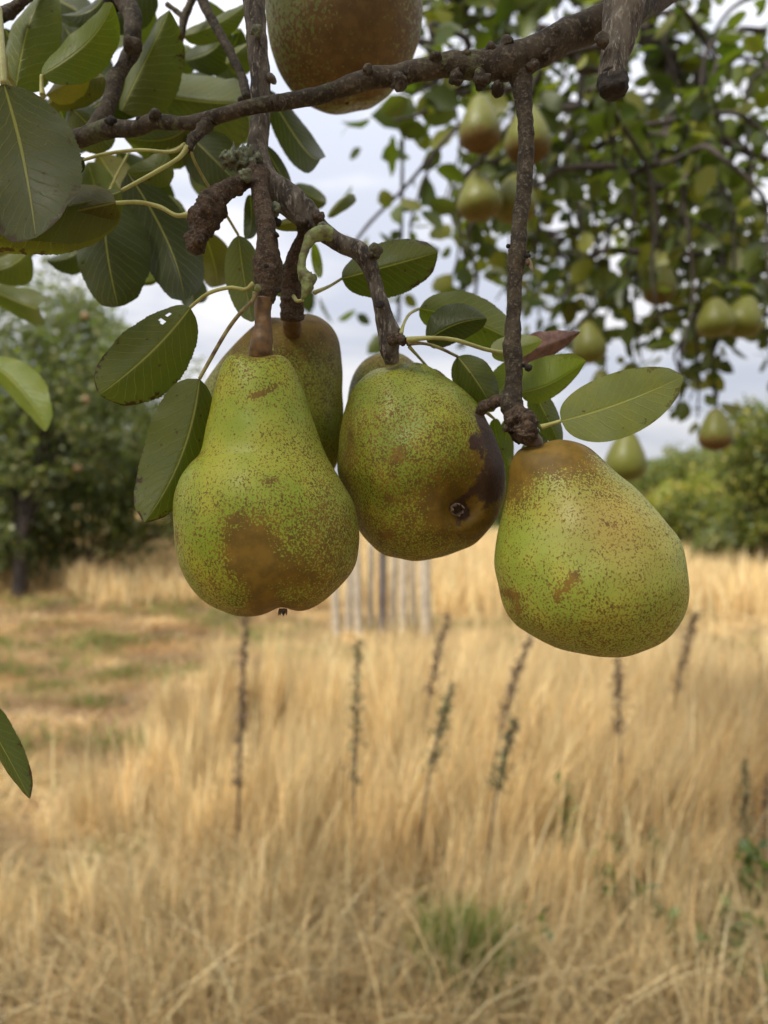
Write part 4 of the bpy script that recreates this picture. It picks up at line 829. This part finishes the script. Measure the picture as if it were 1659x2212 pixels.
# --- trees and bushes
def tree(name, label, cat, x, y, trunk_h, crown, nleaf, lsize, pal, trunk_r=.12, group=None, lean=0., simple=True, wood=None, base_r=1.):
    """crown: list of (cx,cy,cz,rx,ry,rz) lobes in metres relative to foot"""
    z0 = float(ground_z(x, y)); r = thing(name, label, cat, (x, y, z0), group)
    parts = []
    top = crown[0]
    parts.append(tube_arrays([(x, y, z0-.1, trunk_r*1.3), (x+lean*.3, y, z0+trunk_h*.4, trunk_r), (x+lean*.7, y, z0+trunk_h*.8, trunk_r*.85), (x+top[0], y+top[1], z0+top[2], trunk_r*.4)], seg=10, per=5, rough=.2, nscale=4))
    tr_ = mesh('trunk', *parts[0], M['far_bark'], r)
    lm = []
    for c_ in crown:
        lm = []
        st_ = np.array((x+lean*.5, y, z0+trunk_h*random.uniform(.45, .95))); en = np.array((x+c_[0], y+c_[1], z0+c_[2])); mi = (st_+en)/2+np.array((0, 0, .1*trunk_h))
        lm.append(tube_arrays([(*st_, trunk_r*.5), (*mi, trunk_r*.33), (*en, trunk_r*.12)], seg=7, per=5, rough=.2, nscale=4))
        for _ in range(3):
            dv = rng.normal(size=3); dv /= np.linalg.norm(dv); e2 = en+dv*np.array(c_[3:6])*.8
            lm.append(tube_arrays([(*mi, trunk_r*.2), (*((mi+e2)/2+(0, 0, .05)), trunk_r*.14), (*e2, trunk_r*.05)], seg=6, per=4))
        Vb, Fb = join(lm); mesh('limb', Vb, Fb, M['far_bark'], r)
    Cs = []
    vol = np.array([c_[3]*c_[4]*c_[5] for c_ in crown])**.75; vol = vol/vol.sum()
    for c_, v_ in zip(crown, vol):
        n_ = int(nleaf*v_); ncl = max(8, n_//26); dirs = rng.normal(size=(ncl, 3)); dirs /= np.linalg.norm(dirs, axis=1)[:, None]
        rad = rng.uniform(.25, 1.05, ncl)[:, None]**.6; cl = dirs*rad*np.array(c_[3:6])+np.array((x+c_[0], y+c_[1], z0+c_[2]))
        q = cl[rng.integers(0, ncl, n_)]+rng.normal(size=(n_, 3))*min(c_[3:6])*.16; Cs.append(q)
    Cs = np.vstack(Cs); Cs = Cs[Cs[:, 2] > z0+.02]; n_ = len(Cs); D = rng.normal(size=(n_, 3)); D[:, 2] -= .4; D /= np.linalg.norm(D, axis=1)[:, None]
    sizes = rng.uniform(.7, 1.25, n_)*lsize; V, F, cc_ = leafcards(Cs, D, sizes, .32, crowncols(n_, pal), simple)
    mesh('crown', V, F, M['crown'], r, cols=cc_)
    return r
def lobes(n, rx, rz, zc, rr, ry=None):
    out = []
    for _ in range(n):
        out.append((rng.uniform(-rx, rx), rng.uniform(-(ry or rx), ry or rx), zc+rng.uniform(-rz, rz), rr*rng.uniform(.7, 1.2), rr*rng.uniform(.7, 1.2), rr*rng.uniform(.6, 1.05)))
    return out
def gx(px, d): return (px-W0/2)/FPX*d
# left orchard trees
tree('fruit_tree', 'dark fruit tree at the left edge with a leaning trunk and small orange fruit', 'tree', gx(40, 12), 12, 1.6,
     [(.05, 0, 3.3, 1.4, 1.3, 1.), (1.0, .1, 3.2, 1.2, 1., .8), (-1.1, 0, 3.5, 1.3, 1.2, 1.), (.5, -.2, 2.3, .9, .9, .7), (1.4, .2, 2.5, .8, .8, .6), (-.7, .2, 1.9, 1., 1., .8), (.2, 0, 4.6, 1.1, 1., .8), (.9, 0, 4.2, .8, .8, .7), (.2, 0, 1.3, .6, .6, .5), (-.4, 0, .9, .6, .6, .5)], 14000, .105, PALD+[(.15, .16, .06)], .09, lean=.1)
tree('fruit_tree', 'second orchard tree a little farther back, its crown spreading right of the leaning trunk', 'tree', gx(250, 16), 16, 1.7,
     [(0, 0, 2.9, 1.4, 1.2, 1.), (1.2, .1, 2.3, 1.1, 1., .8), (-1.1, .1, 3.2, 1.2, 1.1, 1.), (.6, 0, 1.7, 1.1, 1., .6), (-.6, 0, 1.7, 1.1, 1., .6), (-.4, 0, 4.4, 1.2, 1.1, .9), (.6, .2, 3.9, 1., .9, .8)], 12000, .13, PALD, .09)
tree('fruit_tree', 'pale green orchard tree far back between the left trees and the pears', 'tree', gx(440, 19), 19, 1.3,
     [(0, 0, 2.2, 1.2, 1, .9), (-1.3, 0, 2.0, 1., 1, .8), (1.2, 0, 1.9, 1., 1, .8), (.1, 0, 1.2, 1.4, 1, .6)], 5500, .14, PALR, .12)
tree('fruit_tree', 'shady orchard tree at far left behind the leaning trunk', 'tree', gx(60, 15), 15, 1.3,
     [(0, 0, 2.4, 1.4, 1, 1.1), (-1.3, 0, 2.2, 1.1, 1, .9), (1.3, 0, 1.9, 1., 1, .8), (.4, 0, 1.1, 1.4, 1, .6), (-1.2, 0, 1.0, 1., 1, .6)], 7000, .13, PALD, .12)
for i, (x_, y_, d_, lb) in enumerate(((186, 862, 11.2, 'small orange fruit highest on the dark left tree beside a pale gap'), (168, 1010, 11.3, 'orange fruit low on the dark left tree nearest the trunk'), (318, 1022, 14.9, 'left one of the paired orange fruits on the second orchard tree'), (343, 1028, 14.9, 'right one of the paired orange fruits on the second orchard tree'), (184, 682, 11., 'orange fruit near the top of the dark left tree'), (382, 1032, 15., 'orange fruit farthest right on the second orchard tree'))):
    C = P(x_, y_, d_); r = thing('fruit', lb, 'fruit', C, 'orange fruits in the left trees'); R = (.06 if d_ < 12 else .07)
    V, F = [], []
    for a_ in range(11):
        ph = math.pi*a_/10
        for b_ in range(16):
            q = 2*math.pi*b_/16; rr = R*(1-.14*math.cos(ph)**6)
            V.append(C+rr*np.array((math.sin(ph)*math.cos(q), math.sin(ph)*math.sin(q), math.cos(ph))))
    for a_ in range(10):
        for b_ in range(16): F.append((a_*16+b_, a_*16+(b_+1) % 16, a_*16+16+(b_+1) % 16, a_*16+16+b_))
    mesh('flesh', V, F, M['fruit'], r); tube('stem', [(*(C+(0, 0, R*.8)), .003), (*(C+(0, 0, R*1.3)), .002), (*(C+(.005, 0, R*1.8)), .003)], M['far_bark'], r, px=False, seg=6, per=3)
tree('bush', 'low dark scrub under the leaning trunk at the left edge', 'bush', gx(0, 13), 13, .4,
     [(0, 0, .9, .9, .8, .7), (-.8, 0, 1.1, .8, .8, .8), (.7, 0, .6, .6, .6, .5), (.3, .2, 1.5, .8, .7, .6)], 5500, .10, PALD, .03)
tree('bush', 'grey green thicket between the two left orchard trees, far back', 'bush', gx(180, 13), 13, .5,
     [(0, 0, 1.1, 1., .8, .7), (1.1, 0, 1.2, .9, .8, .7), (-1.1, 0, 1.2, 1., .8, .8), (.5, 0, 1.9, .9, .8, .7), (-.7, 0, 2.2, .9, .8, .8), (1.9, 0, 1.1, .6, .6, .5), (1.4, .1, 1.9, .6, .6, .5)], 9000, .11, PALD+PALR, .06)
# right: yellow-green tree near the edge
tree('leafy_tree', 'yellow green leafy tree standing at the right edge of the meadow', 'tree', gx(1700, 15), 15, 1.2,
     [(0, 0, 2.7, 1.3, 1.2, 1.0), (-.55, 0, 1.9, .9, .9, .7), (.8, 0, 2.1, 1.2, 1.2, 1.0), (-.1, 0, 1.2, 1., .9, .5), (-.7, .1, 3.0, .7, .7, .6)], 9500, .12, PALY+PALR, .08)
# bushes across the back right, each its own
bl = [(1600, 16, 1.5, 1.2, 'dark green bush under the right edge tree', PALD), (1500, 21, 2.0, 1.7, 'round green bush at the meadow edge right of the sharp pear', PALR),
      (1430, 26, 2.2, 2.0, 'olive bush beside the reddish shrub on the meadow edge', PALY), (1560, 30, 3.4, 2.8, 'tall olive bush on the slope behind the meadow', PALY),
      (1395, 31, 2.4, 1.6, 'dry reddish brown shrub directly right of the pear with the tan neck', [(.20, .12, .075), (.16, .10, .06), (.14, .13, .06)]),
      (1640, 24, 2.6, 2.0, 'green thicket at the far right edge', PALR+PALY), (1330, 36, 2.6, 2.6, 'green bush hidden mostly behind the right pear', PALR),
      (1480, 42, 4.6, 3.2, 'tree with a mid green crown rising on the slope', PALR), (1390, 55, 5.2, 3.6, 'distant tree at the left end of the wooded slope', PALD),
      (1600, 55, 8.2, 4.6, 'largest tree high on the wooded slope at right', PALR), (1240, 50, 4.4, 3.4, 'distant tree glimpsed between the middle and right pears', PALR),
      (1100, 44, 3.2, 2.8, 'low green bush glimpsed below the small bright leaf', PALR), (1470, 75, 9.0, 5.0, 'farthest tree on the crest of the slope', PALD), (1560, 48, 5.5, 3.6, 'middle tree on the slope below the largest tree', PALD), (1400, 40, 4.2, 3.0, 'mid green tree behind the reddish shrub', PALR), (1650, 38, 5.4, 3.4, 'dense tree on the slope cut by the right edge', PALD), (1420, 64, 6.5, 4.2, 'far crown on the crest left of the farthest tree', PALR), (1540, 72, 9.5, 5.0, 'far rounded crown right of the farthest tree', PALD), (1640, 74, 10.5, 5.5, 'far crown on the crest at the right edge', PALR),
      (760, 60, 3.8, 3.6, 'far tree behind the wooden stakes', PALR), (900, 62, 4., 3.8, 'far tree right of the wooden stakes', PALD), (600, 62, 4.2, 4.0, 'far tree behind the large front pear', PALR),
      (350, 40, 3.2, 3.0, 'far hedge tree left of centre on the horizon', PALD), (200, 44, 3.6, 3.2, 'far hedge tree behind the orchard trees', PALR), (40, 42, 3.6, 3.2, 'far hedge tree at the left edge on the horizon', PALD), (480, 50, 3.9, 3.4, 'far hedge tree just left of the front pear', PALR)]
for (px_, d_, hh_, rr_, lb, pal) in bl:
    if d_ >= 55 and px_ > 1300: hh_ *= .62
    pal = [tuple(v*q for v, q in zip(c_, (1.3, 1.2, 1.1))) for c_ in pal]
    n_ = 4 if d_ < 40 else 5
    cr = [(0, 0, hh_*.66, rr_*.5, rr_*.5, hh_*.32)]+[(rng.uniform(-.6, .6)*rr_, rng.uniform(-.4, .4)*rr_, hh_*rng.uniform(.25, .65), rr_*.42, rr_*.42, hh_*.28) for _ in range(n_)]
    tree('bush' if hh_ < 4 else 'leafy_tree', lb, 'bush' if hh_ < 4 else 'tree', gx(px_, d_), d_, hh_*.5, cr, 3600 if d_ < 40 else 4200, (.09+.0035*d_), pal, .06+.002*d_)

# --- stakes round a young tree in the middle distance
def stake(px, d, hpx_top, wpx, label, mat, lean=0.):
    x_ = gx(px, d); zz = float(ground_z(x_, d)); h_ = CAMZ+(H0/2-hpx_top)/FPX*d-zz; r_ = wpx*1.3/FPX*d/2; lean += .03*math.sin(px*1.7)
    root = thing('stake', label, 'stake', (x_, d, zz), 'wooden stakes standing in the grass behind the pears')
    V, F = [], []; sg = 9
    hs = [(-.1, 1.), (0., 1.), (h_*.3, .97), (h_*.6, 1.02), (h_*.92, .96), (h_-.03, .9), (h_, .45)]
    for (z_, k_) in hs:
        for j in range(sg):
            a_ = 2*math.pi*j/sg; V.append((x_+lean*z_+r_*k_*math.cos(a_), d+.8*r_*k_*math.sin(a_), zz+z_))
    for i in range(len(hs)-1):
        for j in range(sg): F.append((i*sg+j, i*sg+(j+1) % sg, (i+1)*sg+(j+1) % sg, (i+1)*sg+j))
    F.append(tuple((len(hs)-1)*sg+j for j in range(sg))[::1])
    mesh('post', V, F, mat, root); return root
for (px_, d_, yt, w_, lb, mt, ln) in ((727, 8.9, 1130, 15, 'leftmost pale stake of the row behind the pears', 'wood', .0), (752, 9.3, 1120, 12, 'thin stake second from the left in the row', 'wood', .01), (775, 9.0, 1110, 16, 'pale wide stake just right of the front pear', 'wood', -.01),
     (800, 9.6, 1120, 11, 'thin tan stake left of the dark stake', 'wood', .0), (826, 9.1, 1110, 15, 'dark grey stake in the middle of the row', 'wood_dark', .0), (848, 9.5, 1115, 12, 'thin pale stake right of the dark stake', 'wood', .01),
     (870, 9.0, 1110, 14, 'brownish stake third from the right end of the row', 'wood', -.01), (893, 9.5, 1120, 10, 'narrow stake second from the right end of the row', 'wood', .0), (920, 8.9, 1105, 20, 'widest pale stake at the right end of the row', 'wood', .0)):
    stake(px_, d_, yt, w_, lb, M[mt], ln)
stake(275, 24, 1070, 20, 'short pale post far off left of the front pear', M['wood'])

# --- dock stalks
def stalk(px, py_base, py_top, d, label, lean_px=0, green=False, leafy=False, dens=1.):
    x_ = gx(px, d); zz = float(ground_z(x_, d)); top = P(px+lean_px, py_top, d); root = thing('dock_stalk', label, 'weed', (x_, d, zz), 'dark seeding dock stalks standing in the grass')
    bx = x_-.25*(top[0]-x_); pth = [(bx, d, zz-.03, .006), (bx+(top[0]-bx)*.25, d, zz+(top[2]-zz)*.4, .005), (bx+(top[0]-bx)*.6, d, zz+(top[2]-zz)*.75, .004), (top[0], d, top[2], .0015)]
    tube('stem', pth, M['far_bark'], root, px=False, seg=7, per=6)
    c_ = catmull(np.array(pth), 40)[:, :3]; zb = P(px, py_base, d)[2]
    sel = c_[(c_[:, 2] > zb)]; Cs = []
    k_ = max(9, int(17*dens))
    for s_ in np.linspace(0, len(sel)-1, k_).astype(int):
        n_ = rng.integers(9, 30); w_ = .005+.009*(1-s_/len(sel))*rng.uniform(.5, 1.3)
        Cs.append(sel[s_]+rng.normal(size=(n_, 3))*np.array((w_*1.35, w_, .013)))
    Cs = np.vstack(Cs); n_ = len(Cs); D = rng.normal(size=(n_, 3)); D /= np.linalg.norm(D, axis=1)[:, None]
    pal = [(.15, .105, .065), (.19, .135, .085), (.11, .075, .05)] if not green else [(.12, .12, .055), (.09, .10, .045), (.13, .10, .06)]
    V, F, cc_ = leafcards(Cs, D, rng.uniform(.009, .019, n_), .45, crowncols(n_, pal), True)
    mesh('seed_head', V, F, M['weed'], root, cols=cc_)
for a in ((515, 1690, 1320, 2.95, 'tall straight dark dock stalk below the front pear', 18), (765, 1690, 1390, 2.9, 'broad olive dock stalk under the gap between the left and middle pears', 8, True), (905, 1500, 1335, 3.5, 'dark dock stalk leaning right beside the wooden stakes', 62),
          (1055, 1570, 1370, 3.2, 'dark dock stalk leaning right towards the right pear', 92), (905, 1660, 1490, 2.85, 'greenish dock stalk leaning right low in the centre', 70, True), (1342, 1580, 1390, 3.1, 'upright dock stalk directly beneath the right pear', -8), (1445, 1490, 1325, 3.9, 'far thin dock stalk to the right of the right pear', 58),
          (1050, 1700, 1560, 2.8, 'faint greenish dock stalk right of centre', 60, True), (1610, 1850, 1650, 2.9, 'dock stalk near the right edge of the tall grass', 0, True), (1145, 1460, 1390, 5.2, 'tiny distant dock stalk left of the right pear', 6)):
    stalk(a[0], a[1], a[2], a[3], a[4], *(a[5:]))
stalk(1652, 1980, 1690, 2.8, 'dark dock stalk cut by the right edge', 8, dens=1.2)
# --- leafy green weeds and tufts near the bottom
def weed(px, py, d, hgt, spread, n_, label, name='green_weed', grassy=False):
    x_ = gx(px, d); zz = float(ground_z(x_, d)); root = thing(name, label, 'weed', (x_, d, zz), None)
    if grassy:
        x = x_+rng.normal(0, spread, n_); y = d+rng.normal(0, spread, n_); L_ = 4
        o = blades('blades', x, y, rng.uniform(.6, 1.1, n_)*hgt, rng.uniform(.004, .008, n_), rng.uniform(.05, .5, n_), rng.uniform(0, 6.3, n_), greens(n_), M['grass'], None)
        del o['kind']; o.parent = root; o.location = (-x_, -d, -zz); return
    parts = []; Cs = []; D = []
    for s_ in range(5):
        a_ = rng.uniform(0, 6.28); tp = np.array((x_+math.cos(a_)*spread, d+math.sin(a_)*spread, zz+hgt*rng.uniform(.6, 1.)))
        parts.append(tube_arrays([(x_, d, zz-.02, .003), (*((np.array((x_, d, zz))+tp)/2+(0, 0, .02)), .0025), (*tp, .001)], seg=6, per=6))
        for t_ in rng.uniform(.2, 1, n_//5):
            Cs.append(np.array((x_, d, zz))*(1-t_)+tp*t_+rng.normal(0, .008, 3)); v_ = rng.normal(size=3); v_[2] += .3; D.append(v_/np.linalg.norm(v_))
    Vb, Fb = join(parts); mesh('stem', Vb, Fb, M['pet'], root)
    Cs, D = np.array(Cs), np.array(D); V, F, cc_ = leafcards(Cs, D, rng.uniform(.03, .06, len(Cs)), .34, crowncols(len(Cs), [(.08, .125, .04), (.11, .145, .045), (.06, .09, .035)]), False)
    mesh('foliage', V, F, M['crown'], root, cols=cc_)
weed(1000, 2100, 2.34, .34, .045, 1100, 'tuft of fine green grass at the bottom centre', 'grass_tuft', True)
weed(1110, 2120, 2.4, .30, .09, 130, 'leafy green weed beside the green tuft at the bottom')
weed(1345, 2080, 2.75, .34, .13, 130, 'sprawling green weed lower right in the straw')
weed(1530, 2060, 2.5, .30, .15, 140, 'low spreading weed in the lower right corner')
weed(1230, 1850, 3., .5, .03, 90, 'single upright green shoot in the lower right grass')
weed(1640, 1950, 2.7, .42, .08, 110, 'green leafy weed at the right edge')
weed(1640, 2160, 2.35, .22, .1, 110, 'dark green weed right at the bottom right corner')
weed(1385, 1960, 2.85, .34, .06, 80, 'thin green weed with small leaves left of the corner weeds')
weed(640, 2150, 2.45, .12, .06, 160, 'short green grass tuft at the bottom left of centre', 'grass_tuft', True)
weed(250, 1400, 7.0, .14, .12, 180, 'bright green grass tuft on the mown ground at left', 'grass_tuft', True)
weed(200, 1465, 6., .12, .1, 160, 'small green tuft in the straw below the bright tuft', 'grass_tuft', True)
weed(20, 1390, 7.2, .15, .15, 180, 'green tuft on the mown ground at the left edge', 'grass_tuft', True)
weed(110, 1425, 6.6, .14, .12, 150, 'green tuft between the two bright tufts at left', 'grass_tuft', True)
# fallen fruit
C = P(164, 2128, 2.46); C[2] = float(ground_z(C[0], C[1]))+.045
ff = thing('fallen_fruit', 'small orange fallen fruit lying in the straw at bottom left', 'fruit', C)
V, F = [], []
for a_ in range(13):
    ph = math.pi*a_/12
    for b_ in range(18):
        q = 2*math.pi*b_/18; rr = .019*(1-.2*math.cos(ph)**8); V.append(C+rr*np.array((math.sin(ph)*math.cos(q), math.sin(ph)*math.sin(q), math.cos(ph)*.9)))
for a_ in range(12):
    for b_ in range(18): F.append((a_*18+b_, a_*18+(b_+1) % 18, a_*18+18+(b_+1) % 18, a_*18+18+b_))
mesh('flesh', V, F, M['fruit'], ff); tube('stem', [(*(C+(0, 0, .014)), .0015), (*(C+(.002, 0, .024)), .0012), (*(C+(.006, 0, .03)), .0014)], M['far_bark'], ff, px=False, seg=6, per=3)
